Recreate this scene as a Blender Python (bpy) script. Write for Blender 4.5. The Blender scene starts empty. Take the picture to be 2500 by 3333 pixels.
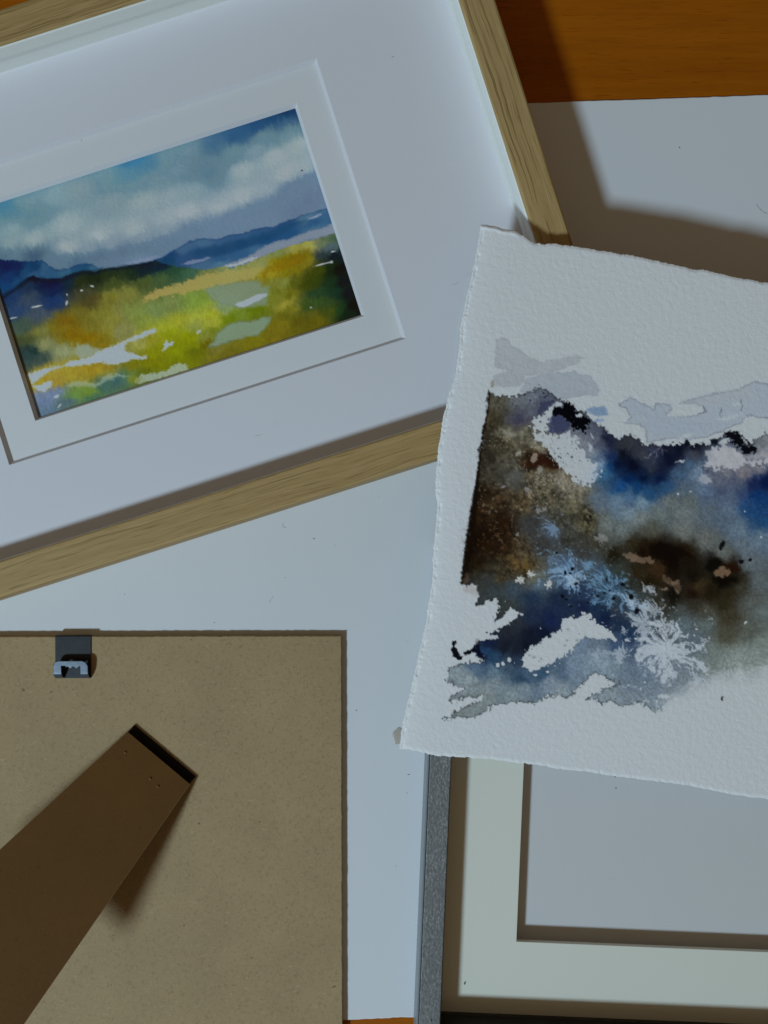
import bpy, bmesh, math, random
import numpy as np
from mathutils import Vector, Matrix

random.seed(4)
rng = np.random.RandomState(7)
SC = bpy.context.scene
COL = SC.collection
MM = 0.001

# ------------------------------------------------------------------ camera
CAM_H = 317.3                      # mm above the table, looking straight down
cam_d = bpy.data.cameras.new('camera')
cam = bpy.data.objects.new('camera', cam_d)
COL.objects.link(cam)
cam.location = (0, 0, CAM_H * MM)
cam_d.sensor_fit = 'HORIZONTAL'
cam_d.angle = 2 * math.atan(159.52 / CAM_H)
cam_d.clip_start = 0.01
cam_d.clip_end = 20
SC.camera = cam

# ------------------------------------------------------------------ light
LAMP = np.array([-1220.0, -1175.0, 1530.0])         # cool lamp, low on the left, mm
LAMP_W = 37.8
LAMP_C = np.array([0.595, 0.82, 1.0])
AMB = np.array([0.116, 0.089, 0.057])            # dim warm room
wd = bpy.data.worlds.new('World')
SC.world = wd
wd.use_nodes = True
wd.node_tree.nodes['Background'].inputs[0].default_value = (*AMB, 1)
wd.node_tree.nodes['Background'].inputs[1].default_value = 1.0
ld = bpy.data.lights.new('lamp', 'AREA')
ld.shape = 'DISK'
ld.size = 0.25
ld.energy = LAMP_W
ld.color = LAMP_C
lamp = bpy.data.objects.new('lamp', ld)
COL.objects.link(lamp)
lamp.location = LAMP * MM
lamp.rotation_euler = Vector(-LAMP).to_track_quat('-Z', 'Y').to_euler()

SC.view_settings.view_transform = 'Standard'
SC.view_settings.look = 'None'
SC.view_settings.exposure = 0.0
SC.view_settings.gamma = 1.0
SC.view_settings.use_curve_mapping = False
SC.cycles.max_bounces = 10
SC.cycles.transparent_max_bounces = 16
SC.cycles.caustics_reflective = False
SC.cycles.caustics_refractive = False


# ------------------------------------------------------------------ helpers
def tag(o, label, cat, group=None, kind=None):
    if label: o['label'] = label
    if cat: o['category'] = cat
    if group: o['group'] = group
    if kind: o['kind'] = kind
    return o


def empty(name, loc, rz, label, cat):
    o = bpy.data.objects.new(name, None)
    o.empty_display_size = 0.02
    COL.objects.link(o)
    o.location = Vector(loc) * MM
    o.rotation_euler = (0, 0, rz)
    return tag(o, label, cat)


def link(name, me, mat, parent=None, loc=(0, 0, 0), rz=0.0, smooth=False):
    o = bpy.data.objects.new(name, me)
    COL.objects.link(o)
    if mat: me.materials.append(mat)
    if parent: o.parent = parent
    o.location = Vector(loc) * MM
    o.rotation_euler = (0, 0, rz)
    if smooth:
        me.polygons.foreach_set('use_smooth', [True] * len(me.polygons))
    return o


def mesh(name, verts, faces):
    me = bpy.data.meshes.new(name)
    me.from_pydata([tuple(c * MM for c in v) for v in verts], [], faces)
    me.update()
    bm = bmesh.new(); bm.from_mesh(me)
    bmesh.ops.recalc_face_normals(bm, faces=bm.faces)
    bm.to_mesh(me); bm.free()
    return me


def box(x0, x1, y0, y1, z0, z1, bev=0.0):
    bm = bmesh.new()
    bmesh.ops.create_cube(bm, size=1)
    for v in bm.verts:
        v.co = Vector((x0 + (v.co.x + .5) * (x1 - x0), y0 + (v.co.y + .5) * (y1 - y0), z0 + (v.co.z + .5) * (z1 - z0))) * MM
    if bev:
        bmesh.ops.bevel(bm, geom=bm.edges[:], offset=bev * MM, segments=2, affect='EDGES', profile=.6)
    me = bpy.data.meshes.new('box')
    bm.to_mesh(me); bm.free()
    return me


def rail_mesh(L, prof):
    """a mitred moulding: x along it, profile (inset from outer edge, height); outer edge on y = 0, inside towards +y"""
    n = len(prof)
    vs = [(-L / 2 + w, w, z) for w, z in prof] + [(L / 2 - w, w, z) for w, z in prof]
    fs = [(i, (i + 1) % n, n + (i + 1) % n, n + i) for i in range(n)]
    fs += [tuple(range(n)), tuple(range(n, 2 * n))]
    return mesh('rail', vs, fs)


def four_rails(name, W, Hh, prof, mat, parent, inset=0.0, z=0.0):
    """four mitred rails round a W x Hh rectangle centred on the parent"""
    out = []
    for L, loc, r in ((W, (0, -Hh / 2, z), 0), (Hh, (W / 2, 0, z), 90), (W, (0, Hh / 2, z), 180), (Hh, (-W / 2, 0, z), 270)):
        out.append(link(name, rail_mesh(L, prof), mat, parent, loc, math.radians(r)))
    return out


def ring(name, ox, oy, win, z0, z1, bev, mat, parent, core=None):
    me = ring_mesh(ox, oy, win, z0, z1, bev)
    o = link(name, me, mat, parent)
    if core:                              # the bevel shows the board's core
        me.materials.append(core)
        for p in me.polygons:
            if .2 < abs(p.normal.z) < .95: p.material_index = 1
    return o


def ring_mesh(ox, oy, win, z0, z1, bev):
    """mount with a bevel-cut window: win = (x0,x1,y0,y1) at the top face"""
    a, b, c, d = win
    def rect(x0, x1, y0, y1, z): return [(x0, y0, z), (x1, y0, z), (x1, y1, z), (x0, y1, z)]
    vs = rect(-ox, ox, -oy, oy, z0) + rect(-ox, ox, -oy, oy, z1) + rect(a, b, c, d, z1) + rect(a + bev, b - bev, c + bev, d - bev, z0)
    fs = []
    for i in range(4):
        j = (i + 1) % 4
        fs += [(i, j, 4 + j, 4 + i), (4 + i, 4 + j, 8 + j, 8 + i), (8 + i, 8 + j, 12 + j, 12 + i), (12 + i, 12 + j, j, i)]
    return mesh('mount', vs, fs)


class NT:
    def __init__(self, name):
        self.m = bpy.data.materials.new(name)
        self.m.use_nodes = True
        self.t = self.m.node_tree
        self.t.nodes.clear()
        self.out = self.t.nodes.new('ShaderNodeOutputMaterial')

    def n(self, typ, ins=None, **kw):
        nd = self.t.nodes.new(typ)
        for k, v in kw.items(): setattr(nd, k, v)
        for k, v in (ins or {}).items():
            s = nd.inputs[k]
            if isinstance(v, bpy.types.NodeSocket): self.t.links.new(v, s)
            elif isinstance(v, bpy.types.Node): self.t.links.new(v.outputs[0], s)
            else:
                if s.type == 'RGBA' and len(v) == 3: v = (*v, 1)
                s.default_value = v
        return nd

    def coords(self, scale=(1, 1, 1), rot=(0, 0, 0), src='Object'):
        tc = self.n('ShaderNodeTexCoord')
        return self.n('ShaderNodeMapping', {'Vector': tc.outputs[src], 'Scale': scale, 'Rotation': rot})

    def noise(self, vec, scale=1.0, detail=4.0, rough=.55, dist=0.0):
        return self.n('ShaderNodeTexNoise', {'Vector': vec, 'Scale': scale, 'Detail': detail, 'Roughness': rough, 'Distortion': dist}).outputs['Fac']

    def ramp(self, fac, stops, interp='LINEAR'):
        r = self.n('ShaderNodeValToRGB', {'Fac': fac})
        r.color_ramp.interpolation = interp
        el = r.color_ramp.elements
        while len(el) < len(stops): el.new(.5)
        for e, (p, c) in zip(el, stops):
            e.position = p
            e.color = (*c, 1) if isinstance(c, tuple) else (c, c, c, 1)
        return r.outputs[0]

    def mix(self, a, b, f, mode='MIX'):
        m = self.n('ShaderNodeMix', data_type='RGBA', blend_type=mode)
        for s, v in ((m.inputs[0], f), (m.inputs[6], a), (m.inputs[7], b)):
            if isinstance(v, bpy.types.NodeSocket): self.t.links.new(v, s)
            elif isinstance(v, tuple): s.default_value = (*v, 1) if len(v) == 3 else v
            else: s.default_value = v
        return m.outputs[2]

    def bump(self, h, strength, dist, normal=None):
        d = {'Height': h, 'Strength': strength, 'Distance': dist}
        if normal: d['Normal'] = normal
        return self.n('ShaderNodeBump', d).outputs[0]

    def finish(self, col, rough=.7, normal=None, metal=0.0, spec=.4, **kw):
        d = {'Base Color': col, 'Roughness': rough, 'Metallic': metal, 'Specular IOR Level': spec}
        if normal: d['Normal'] = normal
        d.update(kw)
        b = self.n('ShaderNodeBsdfPrincipled', d)
        self.t.links.new(b.outputs[0], self.out.inputs[0])
        return self.m


# ------------------------------------------------------------------ materials
def m_table():
    k = NT('table_wood')
    c = k.coords((18, 260, 260))
    big = k.noise(k.coords((2.2, 22, 22)), 1, 3, .5, .6)
    pore = k.noise(k.coords((95, 1500, 400)), 1, 2, .5)
    fine = k.noise(c, 1, 5, .6, .3)
    base = k.ramp(big, [(.25, (.31, .078, .002)), (.75, (.43, .118, .0035))])
    base = k.mix(base, (.24, .054, .0018), k.ramp(fine, [(.42, 0.0), (.75, .5)]))
    base = k.mix(base, (.13, .028, .0012), k.ramp(pore, [(.60, 0.0), (.70, .42)]))
    mott = k.noise(k.coords((9, 9, 9)), 1, 4, .6)
    base = k.mix(base, (.46, .14, .006), k.ramp(mott, [(.5, 0.0), (.8, .35)]))
    n = k.bump(pore, .25, .0002)
    return k.finish(base, .5, n, spec=.10)


def m_sheet(name, col, tooth=.10, warm=(.74, .72, .68), scratches=True):
    k = NT(name)
    c = k.coords()
    big = k.noise(c, 14, 4, .6)
    fin = k.noise(c, 1500, 3, .6)
    base = k.mix(col, warm, k.ramp(big, [(.4, 0.0), (.8, .22)]))
    hgt = fin
    n = k.bump(hgt, tooth, .00012)
    if scratches:
        st = k.noise(k.coords((60, 900, 1)), 1, 3, .5, .4)
        n = k.bump(k.ramp(st, [(.66, 0.0), (.72, 1.0)]), .05, .0001, n)
        dnt = k.noise(c, 120, 2, .5)
        n = k.bump(k.ramp(dnt, [(.70, 0.0), (.76, 1.0)]), .10, .0001, n)
        spot = k.noise(c, 420, 1, .5)
        base = k.mix(base, (.33, .32, .30), k.ramp(spot, [(.815, 0.0), (.84, .6)]))
    return k.finish(base, .62, n, spec=.25)


def m_oak():
    k = NT('oak')
    tc = k.n('ShaderNodeTexCoord')
    info = k.n('ShaderNodeObjectInfo')
    off = k.n('ShaderNodeVectorMath', {0: tc.outputs['Object']}, operation='ADD')
    cmb = k.n('ShaderNodeCombineXYZ', {'X': k.n('ShaderNodeMath', {0: info.outputs['Random'], 1: 3.0}, operation='MULTIPLY').outputs[0]})
    k.t.links.new(cmb.outputs[0], off.inputs[1])
    wob = k.noise(off.outputs[0], 26, 3, .5)
    wv = k.n('ShaderNodeCombineXYZ', {'Y': k.n('ShaderNodeMath', {0: wob, 1: .0045}, operation='MULTIPLY').outputs[0]})
    vec = k.n('ShaderNodeVectorMath', {0: off.outputs[0], 1: wv.outputs[0]}, operation='ADD')
    v1 = k.n('ShaderNodeMapping', {'Vector': vec.outputs[0], 'Scale': (6, 760, 760)})
    v2 = k.n('ShaderNodeMapping', {'Vector': vec.outputs[0], 'Scale': (60, 1700, 1700)})
    v3 = k.n('ShaderNodeMapping', {'Vector': vec.outputs[0], 'Scale': (3, 150, 150)})
    g1 = k.noise(v1.outputs[0], 1, 4, .6)
    g2 = k.noise(v2.outputs[0], 1, 3, .6)
    g3 = k.noise(v3.outputs[0], 1, 3, .5)
    base = k.ramp(g3, [(.3, (.385, .245, .094)), (.7, (.50, .33, .138))])
    dark = k.ramp(g1, [(.56, 0.0), (.63, .75), (.70, .2)])
    base = k.mix(base, (.17, .105, .025), dark)
    base = k.mix(base, (.16, .10, .024), k.ramp(g2, [(.56, 0.0), (.70, .6)]))
    base = k.mix(base, (.56, .41, .19), k.ramp(g2, [(.30, .5), (.44, 0.0)]))
    n = k.bump(g2, .35, .0002)
    n = k.bump(g1, .2, .0003, n)
    return k.finish(base, .6, n, spec=.25)


def m_plain(name, col, rough=.6, spec=.3, metal=0.0, var=.08, sc=200, bump=.05):
    k = NT(name)
    nz = k.noise(k.coords(), sc, 4, .6)
    dk = tuple(c * (1 - 3 * var) for c in col)
    base = k.mix(col, dk, k.ramp(nz, [(.35, 0.0), (.8, .5)]))
    n = k.bump(nz, bump, .0002)
    return k.finish(base, rough, n, metal, spec)


def m_mdf(name, col, light, dark, amt=1.0):
    k = NT(name)
    a = k.noise(k.coords((420, 1300, 300), (0, 0, .5)), 1, 3, .6, .5)
    b = k.noise(k.coords((1300, 380, 300), (0, 0, .3)), 1, 3, .6, .5)
    d = k.noise(k.coords(), 330, 2, .5)
    big = k.noise(k.coords(), 40, 4, .6)
    gr = k.noise(k.coords(), 800, 4, .65)
    base = k.mix(col, tuple(c * .80 for c in col), k.ramp(big, [(.35, 0.0), (.7, .55)]))
    base = k.mix(base, light, k.ramp(a, [(.60, 0.0), (.74, .55 * amt)]))
    base = k.mix(base, light, k.ramp(b, [(.62, 0.0), (.76, .50 * amt)]))
    base = k.mix(base, dark, k.ramp(gr, [(.52, 0.0), (.75, .45 * amt)]))
    base = k.mix(base, dark, k.ramp(d, [(.715, 0.0), (.77, .8 * amt)]))
    n = k.bump(gr, .3 * amt, .0002)
    return k.finish(base, .7, n, spec=.2)


def m_glass():
    k = NT('picture_glass')
    geo = k.n('ShaderNodeNewGeometry')                  # same reflectance at both faces of the pane
    ior = k.n('ShaderNodeMapRange', {'Value': geo.outputs['Backfacing'], 'To Min': 1.42, 'To Max': 1 / 1.42})
    fr = k.n('ShaderNodeFresnel', {'IOR': ior.outputs[0]})
    tr = k.n('ShaderNodeBsdfTransparent', {'Color': (.995, .998, .997)})
    gl = k.n('ShaderNodeBsdfGlossy', {'Color': (1, 1, 1), 'Roughness': .03})
    mx = k.n('ShaderNodeMixShader', {0: fr.outputs[0], 1: tr.outputs[0], 2: gl.outputs[0]})
    k.t.links.new(mx.outputs[0], k.out.inputs[0])
    return k.m


def m_pewter():
    k = NT('pewter')
    c = k.coords((700, 1500, 1500))
    a = k.noise(c, 1, 4, .7)
    v = k.n('ShaderNodeTexVoronoi', {'Vector': k.coords(), 'Scale': 900.0})
    big = k.noise(k.coords(), 60, 3, .5)
    base = k.ramp(a, [(.3, (.13, .13, .128)), (.55, (.235, .235, .23)), (.75, (.50, .50, .49))])
    base = k.mix(base, (.16, .16, .16), k.ramp(big, [(.4, 0.0), (.7, .4)]))
    n = k.bump(a, .25, .0003)
    n = k.bump(v.outputs['Distance'], .18, .0004, n)
    return k.finish(base, .45, n, .3, .5)


def m_paint(name, tooth, tsize, amt):
    k = NT(name)
    at_ = k.n('ShaderNodeAttribute', attribute_name='paint')
    c = k.coords()
    g = k.noise(c, 1700, 3, .65)
    t1 = k.noise(c, tsize, 3, .5, .35)
    t2 = k.noise(c, tsize * 3, 2, .5)
    f = k.ramp(g, [(.25, 1 - amt), (.75, 1 + 0.0)])
    base = k.mix(at_.outputs['Color'], f, 1.0, 'MULTIPLY')
    n = k.bump(t1, tooth, .0010)
    n = k.bump(t2, tooth * .5, .0004, n)
    return k.finish(base, .9, n, spec=.03)


M_TABLE = m_table()
M_SHEET = m_sheet('white_board', (.73, .73, .735), .10, (.69, .68, .66))
M_OAK = m_oak()
M_LINER = m_plain('white_lining', (.88, .87, .80), .6, .2, 0, .01)
M_MAT1 = m_sheet('white_mount', (.88, .85, .88), .05, (.87, .845, .86), False)
M_MAT2 = m_sheet('inner_mount', (.89, .87, .87), .05, (.89, .87, .84), False)
M_CORE = m_plain('mount_core', (.77, .745, .76), .7, .2, 0, .01)
M_CREAM = m_sheet('cream_mount', (.92, .885, .755), .04, (.89, .87, .73), False)
M_GREYPAPER = m_sheet('pale_insert', (.77, .745, .73), .03, (.76, .73, .71), False)
M_MDF = m_mdf('hardboard', (.412, .283, .142), (.56, .43, .26), (.13, .085, .04), .95)
M_STRUT = m_mdf('smooth_hardboard', (.185, .090, .024), (.23, .13, .05), (.085, .04, .010), .55)
M_GLASS = m_glass()
M_PEWTER = m_pewter()
M_BLACK = m_plain('black_edge', (.012, .012, .013), .45, .4)
M_SIDE = m_plain('grey_side', (.23, .25, .26), .4, .5)
M_DARKMETAL = m_plain('dark_metal', (.035, .037, .04), .38, .5, .6, .2, 300, .15)
M_HINGESHADE = m_plain('hinge_shade_black', (.010, .009, .008), .6, .2, 0, .1)  # hinge metal, near black to deepen the shade at the strut tip
M_STEEL = m_plain('bright_steel', (.085, .10, .12), .42, .5, .5, .2, 500, .12)
M_GLUE = m_plain('dried_glue', (.50, .45, .38), .35, .4)
M_DUST = m_plain('dust', (.06, .055, .05), .8, .2)

# ------------------------------------------------------------------ measuring the photograph: 7.836 px per mm on the table top
KPX = 7.836


def at(sx, sy, z):
    f = (CAM_H - z) / CAM_H / KPX
    return (sx - 1250) * f, (1666.5 - sy) * f


def rad(x, y, z):
    """light arriving on a flat surface (outgoing radiance per unit of albedo): used to turn measured colours into pigment colours"""
    d2 = (x - LAMP[0]) ** 2 + (y - LAMP[1]) ** 2 + (z - LAMP[2]) ** 2
    e = (LAMP[2] - z) / np.sqrt(d2) / (d2 * 1e-6) * LAMP_W / math.pi ** 2
    return e[:, None] * LAMP_C[None] + AMB[None] * .85


def lin(c):
    c = np.clip(np.asarray(c, float), 0, 1)
    return np.where(c <= .04045, c / 12.92, ((c + .055) / 1.055) ** 2.4)


def srgb(c):
    c = np.clip(c, 0, None)
    return np.where(c <= .0031308, c * 12.92, 1.055 * c ** (1 / 2.4) - .055)


# ------------------------------------------------------------------ a small watercolour box (numpy)
OA = math.radians(17.7)                # the oak frame lies turned by this much
LAT = [rng.rand(256, 256) for _ in range(6)]


def vn(x, y, s=0):
    g = LAT[s % 6]
    xi = np.floor(x).astype(int); yi = np.floor(y).astype(int)
    fx = x - xi; fy = y - yi
    fx = fx * fx * (3 - 2 * fx); fy = fy * fy * (3 - 2 * fy)
    x0 = xi & 255; x1 = (xi + 1) & 255; y0 = yi & 255; y1 = (yi + 1) & 255
    return (g[y0, x0] * (1 - fx) + g[y0, x1] * fx) * (1 - fy) + (g[y1, x0] * (1 - fx) + g[y1, x1] * fx) * fy


def fbm(x, y, s=0, o=4, r=.55):
    t = 0; a = 1; n = 0
    for i in range(o):
        t = t + a * vn(x * 2 ** i + 17.3 * i, y * 2 ** i + 9.1 * i, s + i); n += a; a *= r
    return t / n


def sstep(a, b, x):
    t = np.clip((x - a) / (b - a), 0, 1)
    return t * t * (3 - 2 * t)


class Sheet:
    """colours as they look in the photograph, in sRGB 0..1, on a cloud of vertices"""
    def __init__(s, X, Y, base):
        s.X, s.Y, s.base = X, Y, base
        s.C = base.copy()

    def field(s, pts, cols, warp=10, wf=45, sig=10, p=2.0, ang=None, st=1.0, bris=0.0):
        X = s.X + warp * (fbm(s.X / wf, s.Y / wf, 1) - .5) * 2 + warp * .45 * (fbm(s.X / 9, s.Y / 9, 3) - .5) * 2
        Y = s.Y + warp * (fbm(s.X / wf + 40, s.Y / wf + 7, 2) - .5) * 2 + warp * .45 * (fbm(s.X / 9 + 3, s.Y / 9 + 50, 4) - .5) * 2
        P = np.array(pts, float)
        if ang is not None:                   # strokes drawn out along one direction, wet bristles across it
            c, q = math.cos(ang), math.sin(ang)
            X, Y = (X * c + Y * q) * st, -X * q + Y * c
            Y = Y + bris * 2 * (fbm(X / st / 6.5, Y / 34, 3, 3, .6) - .5)
            P = np.stack([(P[:, 0] * c + P[:, 1] * q) * st, -P[:, 0] * q + P[:, 1] * c], 1)
        F = np.zeros_like(s.C); Cc = np.array(cols, float) / 255
        for i in range(0, len(X), 20000):
            d2 = (X[i:i + 20000, None] - P[None, :, 0]) ** 2 + (Y[i:i + 20000, None] - P[None, :, 1]) ** 2
            w = 1 / (d2 + sig * sig) ** p
            w /= w.sum(1, keepdims=True)
            F[i:i + 20000] = w @ Cc
        return F

    def sd(s, poly, jag=3, jf=9, seed=0, pad=60, dry=0.0):
        P = np.array(poly, float)
        lo = P.min(0) - pad; hi = P.max(0) + pad
        idx = np.nonzero((s.X > lo[0]) & (s.X < hi[0]) & (s.Y > lo[1]) & (s.Y < hi[1]))[0]
        x = s.X[idx]; y = s.Y[idx]
        if jag:
            x, y = (x + jag * 2 * (fbm(x / jf, y / jf, seed, 3, .65) - .5) * 1.6, y + jag * 2 * (fbm(x / jf + 31, y / jf + 12, seed + 2, 3, .65) - .5) * 1.6)
        best = np.full(len(idx), 1e9); inside = np.zeros(len(idx), bool)
        n = len(P)
        for i in range(n):
            ax, ay = P[i]; bx, by = P[(i + 1) % n]
            dx, dy = bx - ax, by - ay
            t = np.clip(((x - ax) * dx + (y - ay) * dy) / (dx * dx + dy * dy + 1e-9), 0, 1)
            best = np.minimum(best, (x - ax - t * dx) ** 2 + (y - ay - t * dy) ** 2)
            if abs(dy) > 1e-9:
                cr = ((ay > y) != (by > y)) & (x < dx * (y - ay) / dy + ax)
                inside ^= cr
        d = np.sqrt(best)
        d = np.where(inside, d, -d)
        if dry:                               # brush skipping over the paper's tooth
            x0, y0 = s.X[idx], s.Y[idx]
            d = d + dry * 2.6 * (fbm(x0 / 7.5, y0 / 7.5, seed + 1, 2, .6) - .5) * (.35 + 1.3 * sstep(.35, .65, fbm(x0 / 45, y0 / 45, seed + 2, 2)))
        return idx, d

    def poly(s, pts, col, soft=2.0, jag=3, jf=9, alpha=1.0, edge=None, ew=3.0, ea=.6, seed=0, blot=0.0, dry=0.0):
        idx, d = s.sd(pts, jag, jf, seed, 60 + 2 * soft, dry)
        m = sstep(-soft, soft, d) * alpha
        if blot:
            m = m * (1 - blot * fbm(s.X[idx] / 22, s.Y[idx] / 22, seed + 1))
        c = s.base[idx] if col is None else (col[idx] if isinstance(col, np.ndarray) else np.array(col, float)[None] / 255)
        s.C[idx] = s.C[idx] * (1 - m[:, None]) + c * m[:, None]
        if edge is not None:
            e = np.exp(-((d - ew * .6) / ew) ** 2) * ea * alpha
            e = e * (.35 + 1.1 * fbm(s.X[idx] / 30, s.Y[idx] / 30, seed + 3))
            e = np.clip(e, 0, 1)[:, None]
            s.C[idx] = s.C[idx] * (1 - e) + np.array(edge, float)[None] / 255 * e

    def feather(s, pts, ctr, col, a=1.0, k=7.0, th=.44, reach=34, seed=0, rs=26.0):
        """a patch of salt bloom: feathers raying out from ctr, ragged towards the patch's edge"""
        idx, d = s.sd(pts, 5, 16, seed, 60)
        x, y = s.X[idx], s.Y[idx]
        dx, dy = x - ctr[0], y - ctr[1]
        r = np.hypot(dx, dy)
        dx = dx + 34 * (fbm(x / 38, y / 38, seed + 3, 2) - .5); dy = dy + 34 * (fbm(x / 38 + 9, y / 38, seed + 4, 2) - .5)
        wob = .6 * (fbm(x / 26, y / 26, seed + 1) - .5)
        t = np.arctan2(dy, dx) + wob
        st = fbm(np.cos(t) * k + 60 + r / (rs * 2.2), np.sin(t) * k + 60 - r / (rs * 2.2), seed, 3, .55)
        st = st + .16 * sstep(rs * 2.0, rs * .4, r)
        fi = fbm(x / 7, y / 7, seed + 2, 3, .6)
        v = (st - th - .07) * 2.0 + (fi - .5) * .45 + np.clip(d / reach, -1, .36) * .46
        m = (sstep(-.10, .24, v) * a * (.78 + .35 * fi))
        m = np.clip(m, 0, 1)[:, None]
        s.C[idx] = s.C[idx] * (1 - m) + np.array(col, float)[None] / 255 * m

    def blob(s, x, y, rx, ry, col, a=1.0, rot=0.0, hard=.25, jag=.3, jf=8, seed=0):
        R = max(rx, ry) * 1.8 + 4
        idx = np.nonzero((abs(s.X - x) < R) & (abs(s.Y - y) < R))[0]
        if not len(idx): return
        dx = s.X[idx] - x; dy = s.Y[idx] - y
        c, q = math.cos(rot), math.sin(rot)
        r = np.hypot((dx * c + dy * q) / rx, (-dx * q + dy * c) / ry)
        r = r * (1 + jag * 2 * (fbm(s.X[idx] / jf, s.Y[idx] / jf, seed) - .5))
        m = (sstep(1 + hard, 1 - hard, r) * a)[:, None]
        cc = s.base[idx] if col is None else np.array(col, float)[None] / 255
        s.C[idx] = s.C[idx] * (1 - m) + cc * m

    def bloom(s, x, y, R, col, a=1.0, k=9.0, seed=0, stretch=(1, 1)):
        """a salt or water bloom: feathered rays round a pale centre"""
        idx = np.nonzero((abs(s.X - x) < R * 1.7) & (abs(s.Y - y) < R * 1.7))[0]
        if not len(idx): return
        dx = (s.X[idx] - x) / stretch[0]; dy = (s.Y[idx] - y) / stretch[1]
        r = np.hypot(dx, dy) / R
        th = np.arctan2(dy, dx) + .25 * (fbm(s.X[idx] / 14, s.Y[idx] / 14, seed) - .5)
        ray = fbm(np.cos(th) * k + 50 + seed * 9, np.sin(th) * k + 50 + r * 1.2, seed, 3, .7)
        lim = .35 + 1.15 * np.clip((ray - .28) * 1.5, 0, 1)
        fine = fbm(s.X[idx] / 7, s.Y[idx] / 7, seed + 2, 3, .6)
        m = sstep(lim + .18, lim - .18, r) * (.55 + .9 * fine)
        m = (np.clip(m, 0, 1) * a)[:, None]
        c = s.base[idx] if col is None else np.array(col, float)[None] / 255
        s.C[idx] = s.C[idx] * (1 - m) + c * m


def tiles(defs):
    def T(t, pts):
        ox, oy, k = defs[t]
        return [(ox + k * x, oy + k * y) for x, y in pts]
    return T


TT = tiles({'A': (0, 330, .3617), 'B': (500, 330, .3617), 'C': (0, 800, .3617), 'D': (600, 700, .3617),
            'E': (1500, 1080, .3014), 'F': (2000, 1180, .3014), 'G': (1430, 1500, .3014), 'H': (1900, 1600, .3617),
            'I': (1430, 1880, .3014), 'J': (1900, 1900, .3617), 'K': (1650, 1250, .1808)})


def ctrl(text, g=1.0):
    """'A x y r g b; ...' -> control points"""
    P, Cc = [], []
    t = None; gm = g
    for item in text.replace('\n', ' ').split(';'):
        w = item.split()
        if not w: continue
        if w[0].isalpha(): t = w[0]; w = w[1:]
        x, y, r, gg, b = map(float, w)
        P += TT(t, [(x, y)]); Cc.append(tuple(255 * (c / 255) ** gm for c in (r, gg, b)))
    return P, Cc


def pp(t, text):
    v = list(map(float, text.split()))
    return TT(t, list(zip(v[::2], v[1::2])))


P1_CTRL = '''
A 50 950 75 130 165; 150 980 95 135 160; 300 1020 105 138 160; 500 850 140 160 165; 250 900 135 155 160; 100 1150 140 158 160; 700 800 135 150 155;
1150 560 55 122 170; 1250 530 65 128 170; 1180 640 95 138 168; 1050 620 100 140 165; 1350 560 80 128 165; 950 650 135 155 160; 1500 500 120 145 160; 1600 420 110 140 160; 1400 700 130 148 158;
1000 900 135 150 155; 1300 900 145 158 158; 600 1100 150 163 163; 900 1200 152 163 162; 300 1250 150 163 160; 100 1280 142 158 158; 600 1330 158 165 162; 1200 1150 152 162 162; 1500 1050 150 160 163; 1550 850 145 157 162;
50 1385 90 116 146; 300 1390 70 95 130; 500 1420 105 125 150; 700 1430 85 110 145; 900 1390 92 113 148; 1100 1370 103 120 150; 1300 1330 105 125 152; 1500 1270 118 133 155; 1650 1220 120 135 158; 1000 1440 115 130 155; 1250 1440 125 140 165; 150 1340 120 138 150; 800 1330 140 152 158; 1000 1290 140 150 158; 1300 1230 140 150 160; 1500 1170 145 155 162;
B 550 380 70 110 150; 700 320 45 90 138; 900 230 36 80 132; 1050 170 32 75 123; 1200 100 26 62 108; 1150 200 65 102 143; 800 280 52 97 143; 500 650 98 128 155; 450 580 103 130 155; 550 520 108 133 155; 600 420 82 118 150;
700 450 120 145 160; 1000 300 122 146 158; 1200 300 130 150 158; 1300 380 150 162 160; 900 420 140 155 162; 1100 500 152 163 162; 800 620 152 163 163; 300 450 135 150 160; 200 600 130 148 158; 350 800 142 157 162; 800 850 155 165 165; 1200 650 155 165 163; 1350 600 150 160 162; 300 1000 158 165 166; 600 950 155 163 165; 1000 800 150 160 165;
1400 700 116 132 160; 1250 780 120 133 160; 1450 850 115 128 157; 1100 900 123 136 160; 900 980 123 136 162; 700 1050 126 138 163; 500 1130 128 140 163; 300 1190 123 136 160; 100 1250 118 133 158; 1300 980 118 130 157; 1000 1070 125 138 163; 150 1330 113 130 155
'''
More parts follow.
